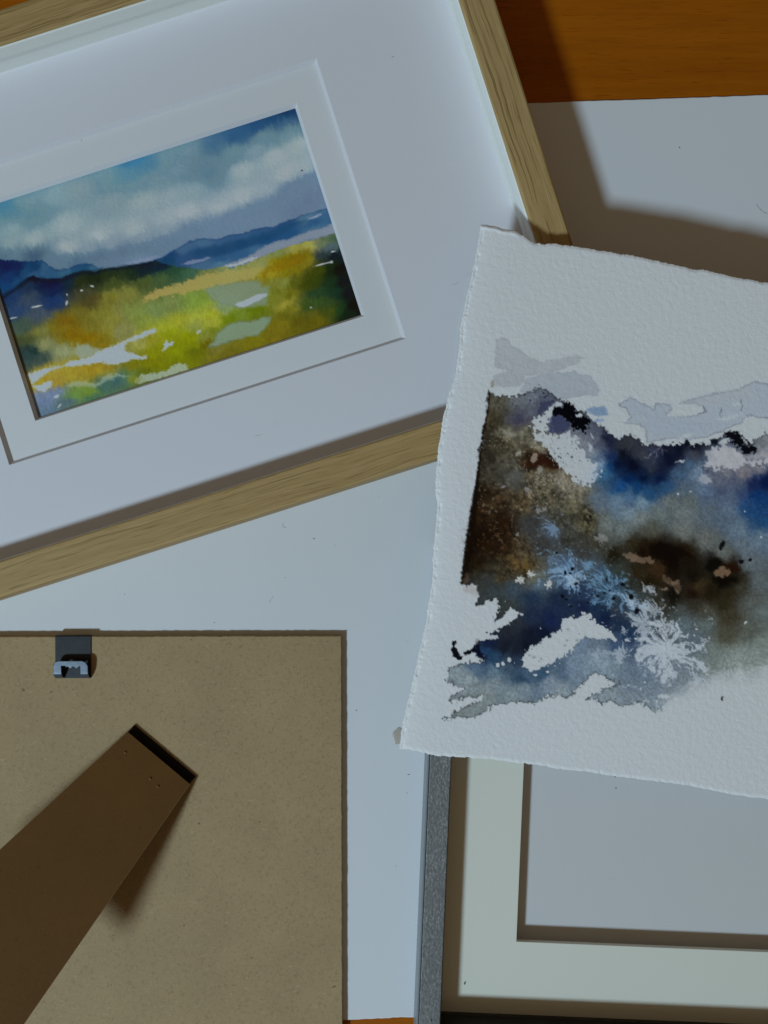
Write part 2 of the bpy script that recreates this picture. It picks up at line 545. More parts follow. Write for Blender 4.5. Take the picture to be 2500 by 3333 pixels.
P1_FG = '''
C 100 450 42 68 100; 250 350 45 65 85; 290 285 18 30 50; 450 330 20 40 75; 500 400 26 50 90; 600 350 38 58 70; 150 580 52 78 105; 350 620 75 90 95; 250 480 65 82 92; 480 500 42 68 105; 200 720 75 95 75; 250 850 80 90 50; 350 780 125 125 60; 300 950 45 70 62; 250 1000 58 82 74; 350 1010 70 90 75; 400 900 135 140 85; 550 950 140 150 100;
600 680 125 95 28; 650 780 132 100 18; 780 830 137 105 22; 900 890 132 108 32; 550 740 128 105 35; 700 600 115 105 45; 800 500 92 82 48; 750 430 82 82 52; 720 330 55 65 35; 850 280 48 60 34; 1000 280 52 67 38; 1000 350 78 92 42; 1200 250 46 66 42; 1300 200 28 52 58; 1450 200 18 52 68; 1550 230 52 88 58; 1450 300 78 103 58; 1300 330 85 100 48;
1000 470 125 120 55; 1150 430 125 125 55; 900 600 125 120 55; 850 700 125 115 50; 1000 680 135 130 65; 1100 780 135 135 75; 1200 600 125 140 65; 1400 580 120 140 75; 1550 520 120 135 70; 1300 680 130 145 60; 1450 750 152 162 45; 1600 680 152 157 45;
1250 880 150 150 75; 1350 850 140 135 38; 1500 800 142 152 22; 1600 950 130 140 12; 1400 950 135 140 18; 1350 1050 125 125 14; 1550 1030 125 130 12; 1200 1080 125 120 28; 1300 1150 108 118 24;
450 1150 167 140 66; 650 1150 167 138 56; 850 1120 162 130 46; 950 1080 147 120 48; 1000 1150 135 135 62; 750 1200 152 130 56; 400 1200 165 135 56; 500 1240 160 130 62; 700 1310 112 142 62; 800 1300 113 142 54; 950 1250 76 113 92; 1050 1220 66 102 98; 850 1370 83 120 82; 600 1400 88 113 113; 400 1400 108 128 145; 500 1350 113 133 148; 400 1500 98 123 130; 350 1350 118 136 145; 1100 1200 82 118 92; 1180 1180 108 130 62; 650 1350 108 145 70;
D 200 540 120 130 70; 50 520 66 103 72; 400 500 130 145 85; 700 430 140 145 80; 850 330 125 140 75; 1000 290 150 145 75; 1150 280 162 150 88; 1250 250 110 125 85; 1330 220 78 103 73; 850 450 140 115 18; 950 430 130 105 12; 1050 390 125 100 12; 800 490 152 130 42; 950 510 130 115 28; 1100 420 130 115 38; 1250 370 58 73 70; 1350 370 32 47 48; 1300 300 83 103 100; 1300 480 42 58 28; 1400 480 17 29 27; 1200 500 78 88 22; 1150 600 68 83 22; 1300 600 42 68 38; 1420 600 22 42 40; 1480 700 17 42 40; 1530 820 12 27 27; 1200 700 52 83 48; 1100 620 83 88 22; 1350 700 42 73 48; 1250 780 68 93 42; 1400 850 48 78 38; 1100 830 68 93 38; 1150 900 100 100 32; 1300 870 83 93 28; 1000 600 98 103 28; 900 600 130 135 58; 850 700 120 125 38; 950 700 113 108 32; 900 800 152 140 62; 800 780 125 130 42; 1000 850 120 115 38; 900 920 110 105 32; 1050 960 105 95 28; 1200 960 110 98 28; 850 1000 125 110 32; 800 1080 120 105 32; 600 1130 125 115 28; 450 1180 120 110 38; 300 1200 125 115 56; 100 1220 110 115 12; 200 1160 110 100 22; 50 1100 137 147 12; 100 1180 132 142 16; 200 1100 130 140 56; 100 1000 140 150 66; 250 980 157 162 54; 100 920 162 167 58; 250 900 162 162 44; 150 830 140 155 56; 50 750 125 150 62; 150 780 125 150 56; 350 830 130 150 95; 500 880 120 140 46; 650 860 103 123 16; 400 940 108 128 16; 300 1040 118 133 36; 650 940 108 123 32; 400 1240 115 105 36; 1500 880 30 55 35
'''
P2_CTRL = '''
E 400 750 85 80 68; 600 720 98 101 106; 750 850 85 88 100; 650 950 66 64 82; 350 950 60 53 38; 450 1100 95 90 75; 300 1100 58 52 40; 700 1100 105 100 85; 850 1220 112 107 92; 400 1200 66 58 42; 300 1350 50 45 36; 550 1450 82 78 68; 800 1400 42 24 12; 950 1420 52 34 18; 720 1380 50 34 18; 250 1550 52 45 35; 900 1550 95 88 72; 1150 1580 112 102 84; 600 1300 80 74 60; 750 720 105 110 120; 880 800 80 84 100;
1300 1200 118 120 130; 1450 1150 105 108 120; 1500 1200 75 80 98; 1620 1200 30 36 60; 1450 1080 80 84 98; 1560 1150 25 28 48; 1420 1300 125 132 142; 1500 1350 85 105 140; 1600 1350 20 45 95; 1620 1450 12 60 115; 1550 1500 60 110 155; 1500 1420 120 140 160;
G 500 150 70 66 55; 800 150 82 82 78; 1150 200 112 102 82; 1350 200 128 122 110; 450 350 38 26 13; 650 450 66 50 33; 900 450 85 72 52; 1200 400 82 74 58; 1500 350 122 114 97; 1600 600 72 65 46; 400 600 43 28 13; 650 700 40 25 10; 500 900 35 22 8; 380 850 18 11 4; 330 1000 14 9 4; 750 900 56 40 22; 900 950 87 73 56; 1000 700 60 60 60; 1200 750 74 84 98; 1100 900 58 58 56; 1400 850 55 53 47; 800 1100 85 67 40; 950 1150 88 70 40; 500 1150 52 47 35; 400 1100 43 33 16; 700 1250 75 64 46; 1050 1250 97 96 85; 500 1300 56 58 56; 600 1400 56 64 68; 800 1400 60 73 84; 1100 1350 80 95 108; 1300 1200 78 106 136; 1400 1100 80 98 122; 1550 1000 58 56 53; 1000 1500 36 52 74; 1300 1500 30 48 78; 700 1550 53 58 58; 1550 1450 42 62 94; 1300 650 68 66 56; 1450 500 92 86 68;
I 750 300 60 63 60; 900 250 48 60 73; 1000 400 35 45 69; 1200 450 24 37 71; 1300 330 32 50 84; 1550 300 27 42 77; 850 500 43 48 56; 700 600 37 41 50; 1000 620 21 27 43; 700 750 24 29 40; 850 800 26 31 42; 550 700 22 32 59; 500 820 37 73 115; 600 880 42 78 115; 750 950 68 93 120; 850 870 42 57 79; 950 1050 73 93 115; 1100 1050 56 87 120; 900 1090 42 73 105; 600 1000 95 115 130; 400 950 88 109 130; 200 1020 125 135 142; 300 1120 128 137 142; 600 1150 120 130 138; 900 1200 120 130 140; 1200 1150 122 132 145; 1450 950 110 125 142; 1550 750 105 120 138; 1300 1000 82 108 138; 500 1250 122 130 133; 800 1280 122 132 138; 300 1420 118 126 128; 450 1400 120 128 130; 1300 1230 128 138 146; 1600 950 115 128 142; 1150 620 16 24 46; 950 720 18 24 38; 450 880 18 30 60;
F 60 900 50 52 60; 150 900 53 56 63; 300 1000 58 60 70; 450 950 53 56 76; 550 900 22 25 42; 700 950 15 19 38; 850 900 12 15 30; 600 1050 12 17 40; 850 980 66 68 80; 100 1000 12 15 25; 200 1100 7 12 33; 50 1100 9 19 48; 400 1130 48 53 66; 500 1150 22 29 53; 300 1250 5 22 60; 150 1250 6 42 95; 500 1250 7 27 70; 60 1350 25 78 140; 250 1350 14 66 125; 400 1400 36 83 135; 550 1330 46 88 135; 150 1450 75 110 150; 50 1500 105 135 165; 300 1500 110 130 145; 700 1200 68 98 135; 820 1080 73 103 140; 900 1180 105 120 140; 750 1350 84 105 130; 600 1500 100 105 105; 800 1500 92 98 98; 1000 1400 84 100 125; 950 1320 95 110 130; 1150 1380 73 88 120; 1250 1450 85 105 135; 1400 1380 57 78 120; 1500 1300 26 42 90; 1620 1280 6 26 80; 1550 1430 15 57 120; 1630 1500 20 68 130; 1450 1550 46 83 135; 1250 1600 95 110 130; 1600 1620 32 73 130; 1000 1600 88 98 108; 150 1600 115 130 140; 500 1620 100 108 105;
1200 1180 112 110 118; 1400 1180 118 112 118; 1550 1150 112 110 118; 1300 1280 80 86 105; 1100 1250 95 98 112; 1600 850 110 112 118; 1640 950 125 126 132;
H 150 100 95 115 140; 400 100 85 110 145; 700 150 95 105 115; 500 250 110 115 115; 900 200 105 110 112; 1100 100 85 105 135; 1300 200 85 105 130; 1500 150 27 73 130; 1600 250 32 78 130; 1400 350 95 110 125; 1600 450 95 110 125; 900 350 105 108 105; 1100 450 100 103 100; 600 350 80 80 70; 350 350 105 112 112; 250 400 85 88 85; 200 300 105 110 108; 100 450 63 60 50; 50 300 73 68 50; 200 480 68 68 60; 280 560 32 27 15; 450 480 47 39 22; 600 470 31 21 9; 700 520 17 8 2; 800 600 12 6 1; 550 550 26 15 6; 900 520 32 22 10; 950 620 27 19 10; 650 700 58 40 23; 600 800 36 27 11; 500 720 46 36 20; 800 700 22 15 6; 1000 750 22 17 10; 1050 850 58 46 28; 1180 650 15 11 6; 1340 680 32 19 8; 1260 800 10 7 3; 1370 800 27 22 13; 1000 920 28 15 6; 800 950 18 13 6; 1150 900 32 25 13; 1300 900 43 36 20; 1400 850 63 60 50; 1250 1000 43 38 23; 1000 1000 53 50 40; 700 1000 53 50 42; 850 1080 70 74 72; 1100 1080 72 70 60; 1300 1130 62 55 42; 1500 1000 85 88 85; 1600 800 88 95 98; 1500 650 95 102 108; 1250 550 95 98 95; 1450 500 95 105 115; 900 1200 90 102 108; 1100 1200 90 98 98; 1300 1300 75 72 60; 1500 1250 85 88 82; 1600 1100 95 102 102; 1000 1350 88 98 108; 1200 1450 110 118 115; 1400 1500 125 132 128; 1600 1400 115 122 118; 200 1150 22 39 75; 350 1200 32 46 68; 300 1050 47 57 70; 100 1050 32 53 85; 400 1300 32 50 78; 500 1080 78 93 108; 200 900 60 90 120; 300 850 53 73 90; 150 750 66 86 104; 350 720 53 56 50; 450 830 47 47 42; 50 650 72 84 96; 500 950 60 66 66; 450 1420 68 83 105; 100 1400 105 125 150; 300 1380 66 92 130; 500 1600 98 112 130; 200 1550 125 138 150;
J 100 650 130 142 155; 250 750 115 128 140; 450 750 95 108 125; 450 900 105 116 130; 650 950 110 120 133; 250 1000 125 134 142; 450 1030 115 124 134; 600 1080 118 128 138; 800 950 118 125 135; 850 800 110 120 130; 1000 830 108 117 124; 1150 750 115 122 120; 1300 700 122 130 127; 1500 700 125 132 130; 1000 920 138 145 149; 1200 850 144 151 152; 1400 820 152 158 158; 1600 800 155 161 162; 700 1100 143 153 162; 800 1050 158 165 170; 620 1230 152 158 164
'''


def balance(c):
    t = np.clip((c[:, 2] - c[:, 0] - .04) * 8, 0, 1)
    k = np.stack([np.interp(t, [0, .63, 1], q) for q in ([1.01, .83, .93], [1.05, .945, 1.0], [1.08, .98, .97])], 1)
    return c * k


def tame(c, k):
    g = c @ np.array([.3, .55, .15])
    return g[:, None] + (c - g[:, None]) * k


def paint_landscape(X, Y, base):
    s = Sheet(X, Y, base)
    P, Cc = ctrl(P1_CTRL, 1.10)
    s.C = balance(tame(s.field(P, Cc, 9, 50, 18, 1.8, -OA, .6, 8), .86))
    # soft bristling edge of the cloud foot
    fine = fbm(X / 7, Y / 16, 2, 3)
    s.C *= (1 + .05 * (fine - .5))[:, None]
    # far dark hills at the left
    P, Cc = ctrl('A -200 1500 18 45 95; 50 1480 20 48 98; 150 1500 24 55 105; 300 1490 50 80 125; 80 1600 38 72 125; 50 1680 50 85 135; 250 1540 60 92 135; 450 1540 80 108 148; 400 1500 88 113 150; 600 1530 92 118 152; 750 1490 66 98 138; 650 1510 70 100 140; 880 1490 100 125 155; 300 1570 80 105 145; 150 1640 60 92 138')
    f2 = s.field(P, Cc, 14, 30, 8) ** 1.22 * np.array([[.70, .92, .88]])
    s.poly(pp('A', '-400 1440 0 1428 160 1430 260 1440 370 1427 420 1460 480 1500 540 1515 640 1490 740 1466 830 1464 870 1490 930 1500 820 1535 740 1535 650 1565 570 1600 450 1620 340 1620 240 1640 0 1800 -400 1980'), f2, 2, 4, 8, edge=(20, 45, 85), ea=.35)
    # long ridge
    P, Cc = ctrl('B 60 1420 40 70 110; 250 1330 70 95 138; 450 1270 72 98 140; 600 1270 60 88 134; 800 1220 56 86 132; 1000 1160 52 82 130; 1200 1110 44 76 128; 1400 1030 85 110 145; 1500 980 70 98 138; 1560 1050 60 92 135; 1450 1100 48 82 130; 400 1370 40 70 120; 600 1340 36 68 118; 800 1290 34 68 120; 1000 1230 34 70 122; 1200 1180 40 76 126; 300 1420 50 75 122; 600 1420 52 84 132; 800 1370 52 86 134; 450 1470 72 98 138; 600 1460 84 110 145; 900 1330 66 98 140; 1450 1140 75 105 142; 150 1380 32 62 112; 100 1440 28 62 100')
    f3 = s.field(P, Cc, 8, 30, 8, 2.0, -OA, .5, 3) * np.array([[.90, 1.0, .93]])
    s.poly(pp('B', '-60 1440 60 1408 200 1330 300 1270 370 1243 450 1230 560 1240 680 1205 800 1187 900 1150 1080 1125 1200 1080 1330 1030 1480 985 1580 955 1700 1200 1580 1185 1300 1290 1000 1400 640 1520 500 1560 250 1600 0 1640'), f3, 2, 3, 14, edge=(38, 62, 105), ea=.45, seed=1)
    s.poly(pp('B', '330 1352 560 1300 800 1240 1000 1182 1200 1095 1350 1068 1370 1090 1300 1110 1180 1180 1000 1265 800 1330 600 1385 400 1395'), (30, 68, 100), 9, 5, 14, alpha=.6, seed=2)
    s.poly(pp('B', '600 1495 780 1420 900 1370 1000 1300 1100 1255 1200 1245 1330 1190 1500 1140 1640 1090 1680 1190 1400 1250 1200 1320 960 1410 800 1460'), (118, 131, 148), 2.5, 3, 12, edge=(92, 107, 130), ea=.4, seed=3)
    s.poly(pp('B', '630 1482 800 1440 900 1402 955 1397 900 1430 780 1470 680 1500'), (160, 167, 174), 3, 4, 9, seed=4)
    s.poly(pp('B', '1385 1062 1440 1030 1505 1008 1512 1020 1455 1050'), (128, 143, 166), 2, 2, 9)
    s.poly(pp('B', '250 1472 330 1430 420 1420 500 1398 512 1410 420 1448 330 1465'), (104, 120, 150), 2, 2, 9)
    s.poly(pp('A', '1110 1480 1150 1440 1270 1410 1400 1385 1450 1400 1330 1450 1200 1475'), (118, 135, 160), 2, 4, 8, edge=(85, 110, 145), ea=.4)
    # meadow
    P, Cc = ctrl(P1_FG, 1.10)
    f4 = tame(s.field(P, Cc, 13, 40, 10, 2.0, -OA, .62, 9), .97) 
    f4[:, 1] *= 1 + .085 * np.clip((f4[:, 0] - f4[:, 1]) * 9 + .25, 0, 1)
    f4[:, 2] *= np.where(f4[:, 1] > f4[:, 0], 1.12, .95)
    f4 *= np.interp(f4.mean(1), [0, .12, .30, .45], [.55, .72, .95, 1.0])[:, None]
    # bristle texture of wet-in-wet grass
    f4 = f4 * (1 + .22 * (fbm(X / 6, Y / 14, 1, 3, .7) - .5) + .12 * (fbm(X / 30, Y / 30, 4) - .5))[:, None]
    top = pp('C', '-400 700 0 470 30 440 130 380 230 300 290 268 350 290 450 300 560 292 650 250 760 225 850 232 950 205 1100 187 1230 165 1320 150 1400 130 1470 160 1560 185 1640 190') + \
        pp('D', '60 480 190 495 340 462 430 478 560 440 650 395 800 330 1000 262 1200 212 1420 140 1800 1000 1000 1400 -2000 2400')
    s.poly(top, f4, 2.2, 3, 9, seed=3)
    # dark crest line over the left part
    s.poly(pp('C', '-20 480 30 440 130 378 230 298 290 266 350 288 450 298 560 290 650 248 760 223 850 230 950 203 1100 185 1230 163 1360 145 1380 175 1240 190 1100 212 950 232 850 258 760 250 650 285 560 330 450 335 350 325 290 310 240 335 130 412 40 470'), (14, 26, 40), 7, 3, 9, alpha=.75, seed=2)
    # straw bank
    s.poly(pp('C', '1285 460 1350 420 1480 375 1620 345 1680 320 1800 270 2050 220 2350 200 2340 260 2150 320 1900 375 1700 420 1560 440 1450 455 1390 480 1310 505'), (168, 147, 84), 6, 9, 11, alpha=.85, seed=1)
    s.poly(pp('D', '680 600 740 470 830 415 900 430 980 380 1060 375 1080 410 960 470 860 490 770 520 720 600 700 630'), (126, 102, 14), 6, 12, 9, alpha=.65, seed=4)
    # pools and river
    s.poly(pp('C', '670 960 690 890 800 878 840 920 940 930 860 985 740 1020'), (138, 152, 136), 7, 5, 9, alpha=.9)
    s.poly(pp('C', '245 1155 400 1105 560 1080 620 1040 800 1000 920 930 1050 880 1180 828 1300 768 1385 735 1415 755 1395 785 1250 840 1150 870 1118 912 1160 960 1200 960 1250 998 1330 985 1322 1015 1280 1028 1210 1015 1130 1050 980 1075 930 1050 850 1060 680 1085 580 1085 480 1120 400 1160 320 1230 290 1262 260 1200'), (158, 177, 184), 2.5, 4, 8, edge=(140, 120, 45), ew=2.5, ea=.35, seed=5)
    s.poly(pp('C', '295 1262 380 1250 430 1215 465 1218 462 1275 400 1310 330 1300'), (176, 181, 186), 3, 4, 8)
    s.poly(pp('C', '590 1272 650 1215 760 1225 870 1228 960 1165 1060 1150 1180 1185 1080 1180 960 1215 860 1270 740 1262'), (148, 168, 150), 5, 6, 10, alpha=.6)
    s.poly(pp('C', '1458 955 1475 900 1500 850 1515 880 1578 858 1540 900 1505 920'), (172, 180, 187), 2, 4, 7)
    s.poly(pp('C', '1205 1215 1230 1180 1280 1165 1380 1142 1500 1130 1590 1062 1680 1055 1700 1120 1400 1200 1230 1240'), (150, 166, 155), 3, 7, 9, alpha=.85, seed=2)
    s.poly(pp('C', '1130 1195 1180 1170 1240 1190 1290 1180 1240 1230 1160 1240'), (120, 130, 40), 5, 6, 9, alpha=.6, seed=3)
    s.poly(pp('D', '188 662 300 632 450 612 600 590 700 600 690 638 770 640 752 720 742 800 600 832 480 835 330 800 230 752'), (118, 136, 118), 9, 5, 12, alpha=.85, edge=(106, 124, 96), ea=.4, seed=4)
    s.poly(pp('D', '455 802 560 758 650 718 752 703 742 730 620 790 540 832 490 826'), (160, 173, 192), 2.5, 2, 9)
    s.poly(pp('D', '203 1198 270 1120 290 1060 380 990 500 948 600 955 700 920 782 908 770 970 720 1030 662 1092 540 1103 400 1150 300 1182'), (118, 140, 122), 4, 4, 10, alpha=.9, edge=(86, 90, 36), ea=.5, seed=6)
    for t, x, y, rx, ry, r in (('D', 1140, 832, 10, 9, 0), ('D', 1250, 440, 75, 7, -.25), ('D', 1325, 422, 12, 12, 0), ('D', 1340, 328, 22, 7, -.25), ('D', 130, 1050, 24, 12, -.6), ('C', 335, 545, 48, 9, -.2),
                               ('C', 600, 515, 10, 24, .3), ('C', 602, 440, 7, 9, 0), ('C', 735, 402, 12, 9, -.4), ('C', 830, 364, 18, 9, .2), ('C', 120, 650, 36, 7, -.2), ('C', 535, 1440, 22, 7, -.9), ('C', 510, 1355, 26, 12, -.4), ('C', 1200, 985, 30, 8, .6)):
        (x, y), = TT(t, [(x, y)])
        s.blob(x, y, rx * .3617, ry * .3617, (172, 178, 178), .9, r, .35, .35, 6)
    s.blob(*TT('A', [(885, 1208)])[0], 13, 8, (178, 190, 202), .75, .6, .6, .2)
    (x, y), = TT('B', [(1335, 623)]); s.blob(x, y, 3, 3, (40, 45, 50), .9)
    return s.C


def paint_mountain(X, Y, base):
    s = Sheet(X, Y, base)
    # pale veils above the ridge
    g = (134, 143, 150)
    s.poly(pp('E', '382 85 450 55 500 72 560 150 700 240 850 322 960 312 1080 285 1230 258 1345 268 1250 345 1120 392 960 452 700 472 480 412 365 375'), g, 3, 4, 10, alpha=.85, blot=.5, edge=(128, 133, 142), ea=.35)
    s.poly(pp('E', '345 472 500 420 700 470 690 560 600 590 450 602 370 592'), (138, 147, 155), 3, 4, 9, alpha=.9)
    s.poly(pp('E', '640 640 715 500 900 460 1230 420 1280 460 1400 468 1440 540 1505 622 1480 690 1300 690 1130 722 1040 712 900 660 760 690'), (132, 144, 155), 3, 4, 10, alpha=.95, blot=.25, edge=(118, 130, 142), ea=.3)
    s.poly(pp('E', '328 535 352 513 366 560 356 600 320 602'), (124, 127, 120), 2, 2, 6)
    veil = pp('F', '50 440 170 372 300 440 430 508 440 440 600 450 622 510 560 572 700 582 880 565 985 525 950 470 850 440 700 440 860 390 1100 330 1350 288 1500 200 1659 230 2100 220 3600 300 3600 560 1800 590 1580 605 1490 575 1400 600 1390 652 1250 702 1150 750 1000 800 810 842 760 822 700 822 530 832 340 872 345 730 280 680 100 652 180 590 130 500 60 482')
    s.poly(veil, (136, 150, 162), 2.5, 4, 9, alpha=.95, blot=.2, edge=(88, 95, 108), ew=2.6, ea=.5, seed=3)
    s.poly(pp('F', '150 450 430 540 620 600 1000 620 1200 650 900 780 600 800 420 760 330 650'), (134, 148, 163), 20, 8, 20, alpha=.6)
    s.poly(pp('F', '700 440 860 392 1100 330 1350 290 1480 260 1480 400 1300 380 1150 420 960 460 880 445'), (142, 151, 158), 12, 6, 12, alpha=.7)
    for t in ('548 577 640 520 720 500 820 482 880 520 930 535 980 520 880 566 700 583', '1088 612 1200 590 1390 540 1300 595 1200 632', '690 822 760 770 885 760 770 816', '1270 440 1380 425 1390 460 1290 465'):
        s.poly(pp('F', t), None, 2, 3, 8, alpha=.9)
    for line in ('1360 380 1375 400 1365 440 1385 460 1370 520', '1145 480 1160 500 1140 560 1155 590', '960 480 985 525 900 560'):
        q = pp('F', line)
        for (a, b), (c, d) in zip(q, q[1:]):
            s.poly([(a - 1, b - 1), (c - 1, d - 1), (c + 1.5, d + 1), (a + 1.5, b + 1)], (70, 76, 88), 2, 2, 8, alpha=.75)
    # the dark body of the picture
    P, Cc = ctrl(P2_CTRL, 1.10)
    Cc = [(r * .95, g * .88, b * .82) if b > r + 45 else (r, g, b) for r, g, b in Cc]
    f = s.field(P, Cc, 13, 36, 13, 1.8)
    f = tame(f, .94) * np.array([[.99, 1.04, 1.05]])
    gran = fbm(X / 6.5, Y / 6.5, 0, 3, .7) - .5
    mid = fbm(X / 15, Y / 15, 2, 3, .6) - .5
    brown = np.clip((f[:, 0] - f[:, 2]) * 9 + .25, 0, 1) * sstep(2150, 1950, X)
    cell = 1 - np.abs(fbm(X / 17, Y / 17, 4, 3, .6) - .5) * 5.0                 # dark crackle between salt grains
    f = f * (1 + .42 * gran + brown * (1.15 * mid - .22 * np.clip(cell, 0, 1)))[:, None]
    salt = sstep(.60, .74, fbm(X / 7, Y / 7, 3, 3, .6)) * brown * sstep(.42, .60, fbm(X / 60, Y / 60, 1))
    f = f + (salt * .17)[:, None]
    f = np.clip(f, .004, 1)
    body = [(1592, 1274), (1605, 1281), (1620.6, 1288), (1660, 1287), (1696, 1286), (1729, 1273), (1756, 1261), (1786, 1273), (1807, 1291), (1843.6, 1309), (1862, 1318), (1880, 1339), (1901, 1342), (1922, 1366), (1946, 1381), (1970, 1399),
            (2000, 1421), (2015, 1430), (2039, 1415), (2060, 1418), (2078, 1430), (2096, 1448), (2145, 1450), (2181, 1444), (2223, 1445), (2238, 1435), (2247, 1448), (2310, 1445), (2313, 1430), (2338, 1433), (2359, 1409), (2386, 1404.5), (2419, 1421),
            (2434, 1445), (2452, 1445), (2464, 1427), (2500, 1409), (2700, 1390), (3000, 1420), (3000, 2120), (2500, 2196), (2334, 2208), (2262, 2232), (2189, 2270), (2131, 2320),
            (2095, 2294), (2084, 2283), (2052, 2294), (2012, 2301), (1998, 2283), (1983, 2280), (1958, 2296), (1932.5, 2276), (1911, 2272.5), (1960, 2248), (2016, 2225.5), (1990, 2218), (1972, 2200), (1936, 2189), (1918, 2200), (1909, 2214.6), (1882, 2239),
            (1864, 2263), (1843, 2275), (1822, 2261), (1801, 2269), (1777, 2272), (1749, 2287), (1710, 2287), (1665, 2287), (1617, 2294), (1584, 2311), (1560, 2326), (1532, 2337), (1478, 2332), (1448, 2338), (1502, 2308), (1535, 2290), (1569, 2275), (1566, 2267),
            (1544.5, 2275), (1529, 2263), (1508, 2275), (1463, 2281), (1472, 2263), (1517, 2239), (1454, 2224), (1456, 2200), (1460, 2175), (1505, 2160), (1563, 2157), (1578, 2148), (1572, 2136), (1550.5, 2133), (1547.5, 2118), (1550.5, 2094), (1575, 2082), (1617, 2076), (1584, 2061),
            (1623, 2052), (1647, 2034), (1680, 2016), (1695, 1998), (1671, 1985), (1662, 1979), (1641, 2001), (1611, 2020), (1620, 2001), (1627, 1973), (1614, 1946), (1599, 1961), (1590, 1949), (1575, 1967), (1547.5, 1973), (1560, 1937), (1550, 1904), (1501, 1901),
            (1507, 1856), (1520, 1762), (1529, 1696), (1541.5, 1620.6), (1548, 1580), (1556, 1517), (1566, 1442), (1575, 1387), (1584, 1345)]
    idx, d = s.sd(body, 5.0, 13, 1, 60, 7.0)
    x, y = X[idx], Y[idx]
    wet = sstep(2110, 2230, x) * sstep(2150, 2200, y + .12 * (x - 2300))      # lower right runs out wet
    d2 = np.where(wet > .02, d + 22 * (fbm(x / 40, y / 40, 2) - .5), d)
    soft = 2.2 + 36 * wet
    m = sstep(-soft, soft, d2)[:, None]
    s.C[idx] = s.C[idx] * (1 - m) + f[idx] * m
    e = np.exp(-((d - 1.5) / 3.2) ** 2) * (1 - wet) * .55 * sstep(1985, 1960, y + .0 * x) \
        + np.exp(-((d - 1.5) / 3.0) ** 2) * (1 - wet) * .45 * sstep(1970, 2000, y)
    e = np.clip(e * (.3 + 1.2 * fbm(x / 25, y / 25, 4)), 0, 1)[:, None]
    s.C[idx] = s.C[idx] * (1 - e) + np.array([[.10, .10, .11]]) * e
    # taped left edge: pigment pooled along it
    s.poly([(1590, 1276), (1584, 1345), (1575, 1387), (1566, 1442), (1556, 1517), (1546, 1580), (1538, 1620), (1526, 1696), (1516, 1762), (1503, 1856), (1500, 1900), (1510, 1900), (1524, 1856), (1540, 1762), (1550, 1696), (1556, 1620), (1558, 1580), (1563, 1517), (1572, 1442), (1581, 1387), (1589, 1345), (1597, 1280)], (14, 9, 5), 3.5, 3.5, 8, alpha=.85, seed=4)
    # brown crust cells
    s.poly(pp('G', '340 720 500 640 700 560 820 700 780 900 620 1060 430 1120 300 1060 290 900'), (24, 12, 4), 26, 14, 14, alpha=.55, blot=.7, seed=2)
    s.poly(pp('E', '700 1400 790 1290 870 1320 960 1370 1080 1450 1000 1490 860 1440 780 1480 720 1450'), (38, 17, 7), 5, 6, 9, alpha=.85, blot=.5)
    s.poly(pp('E', '745 1390 790 1305 830 1320 830 1380 780 1420'), (125, 117, 105), 3, 3, 7, alpha=.9)
    s.poly(pp('E', '430 1065 520 1060 600 1110 590 1145 500 1120'), (138, 138, 128), 6, 7, 8, alpha=.7)
    s.poly(pp('E', '590 1305 640 1285 650 1330 600 1340'), (142, 142, 132), 4, 4, 7, alpha=.8)
    for (t, ax, ay, rx, ry, n, col, al) in (('G', 1150, 300, 330, 200, 30, (140, 136, 122), .5), ('G', 650, 480, 250, 150, 14, (135, 118, 92), .5), ('E', 880, 1560, 200, 100, 30, (150, 146, 132), .6), ('G', 1300, 850, 300, 220, 40, (96, 104, 108), .5), ('G', 600, 900, 220, 180, 26, (92, 70, 45), .5), ('H', 80, 250, 140, 200, 26, (130, 126, 108), .5)):
        (cx, cy), = TT(t, [(ax, ay)])
        for i in range(n):
            a = rng.rand() * 6.28; r = rng.rand() ** .6
            s.blob(cx + r * rx * .3 * math.cos(a), cy + r * ry * .3 * math.sin(a), 2 + 3.5 * rng.rand(), 2 + 2.5 * rng.rand(), col, al * (.5 + .5 * rng.rand()), rng.rand() * 3, .5, .5, 5, i)
    # snow on the peak
    s.poly(pp('E', '955 792 1010 768 1060 748 1105 790 1000 822 992 880 962 920 950 1000 962 1050 930 1092 1000 1080 1060 1112 1120 1100 1180 1068 1192 1120 1262 1150 1292 1220 1340 1290 1350 1360 1440 1430 1475 1500 1440 1610 1330 1650 1250 1622 1120 1500 1030 1400 960 1300 880 1200 800 1150 822 1090 775 1010 800 940 870 900 910 860'), None, 2.2, 6, 12, alpha=.97, edge=None, seed=5, dry=13)
    s.poly(pp('E', '1440 1400 1500 1520 1440 1620 1340 1659 1250 1640 1330 1560 1390 1480'), (150, 163, 180), 12, 6, 12, alpha=.5)
    s.poly(pp('E', '855 770 930 738 1000 748 1008 790 940 822 880 890 820 900 835 830'), (50, 55, 78), 4, 4, 8, alpha=.9, seed=1, dry=8)
    s.poly(pp('E', '965 930 1060 885 1130 935 1190 1000 1160 1070 1060 1105 950 1085 958 1000'), (46, 53, 84), 5, 4, 8, alpha=.95, blot=.35, seed=2)
    s.poly(pp('E', '985 885 1010 822 1090 802 1105 763 1150 760 1205 800 1250 858 1270 888 1312 905 1345 915 1405 955 1372 1022 1342 1085 1280 1085 1230 1042 1180 985 1130 942 1060 890 1000 922'), (4, 5, 9), 2.5, 4, 9, seed=3, dry=9)
    s.poly(pp('E', '1238 915 1285 878 1318 908 1270 932'), None, 2, 4, 7)
    s.poly(pp('E', '1345 842 1420 815 1552 808 1595 893 1480 912 1390 882'), (88, 116, 148), 4, 3, 8, alpha=.9, blot=.4)
    s.poly(pp('E', '1425 952 1540 938 1556 966 1470 977'), (122, 141, 166), 2.5, 2, 8)
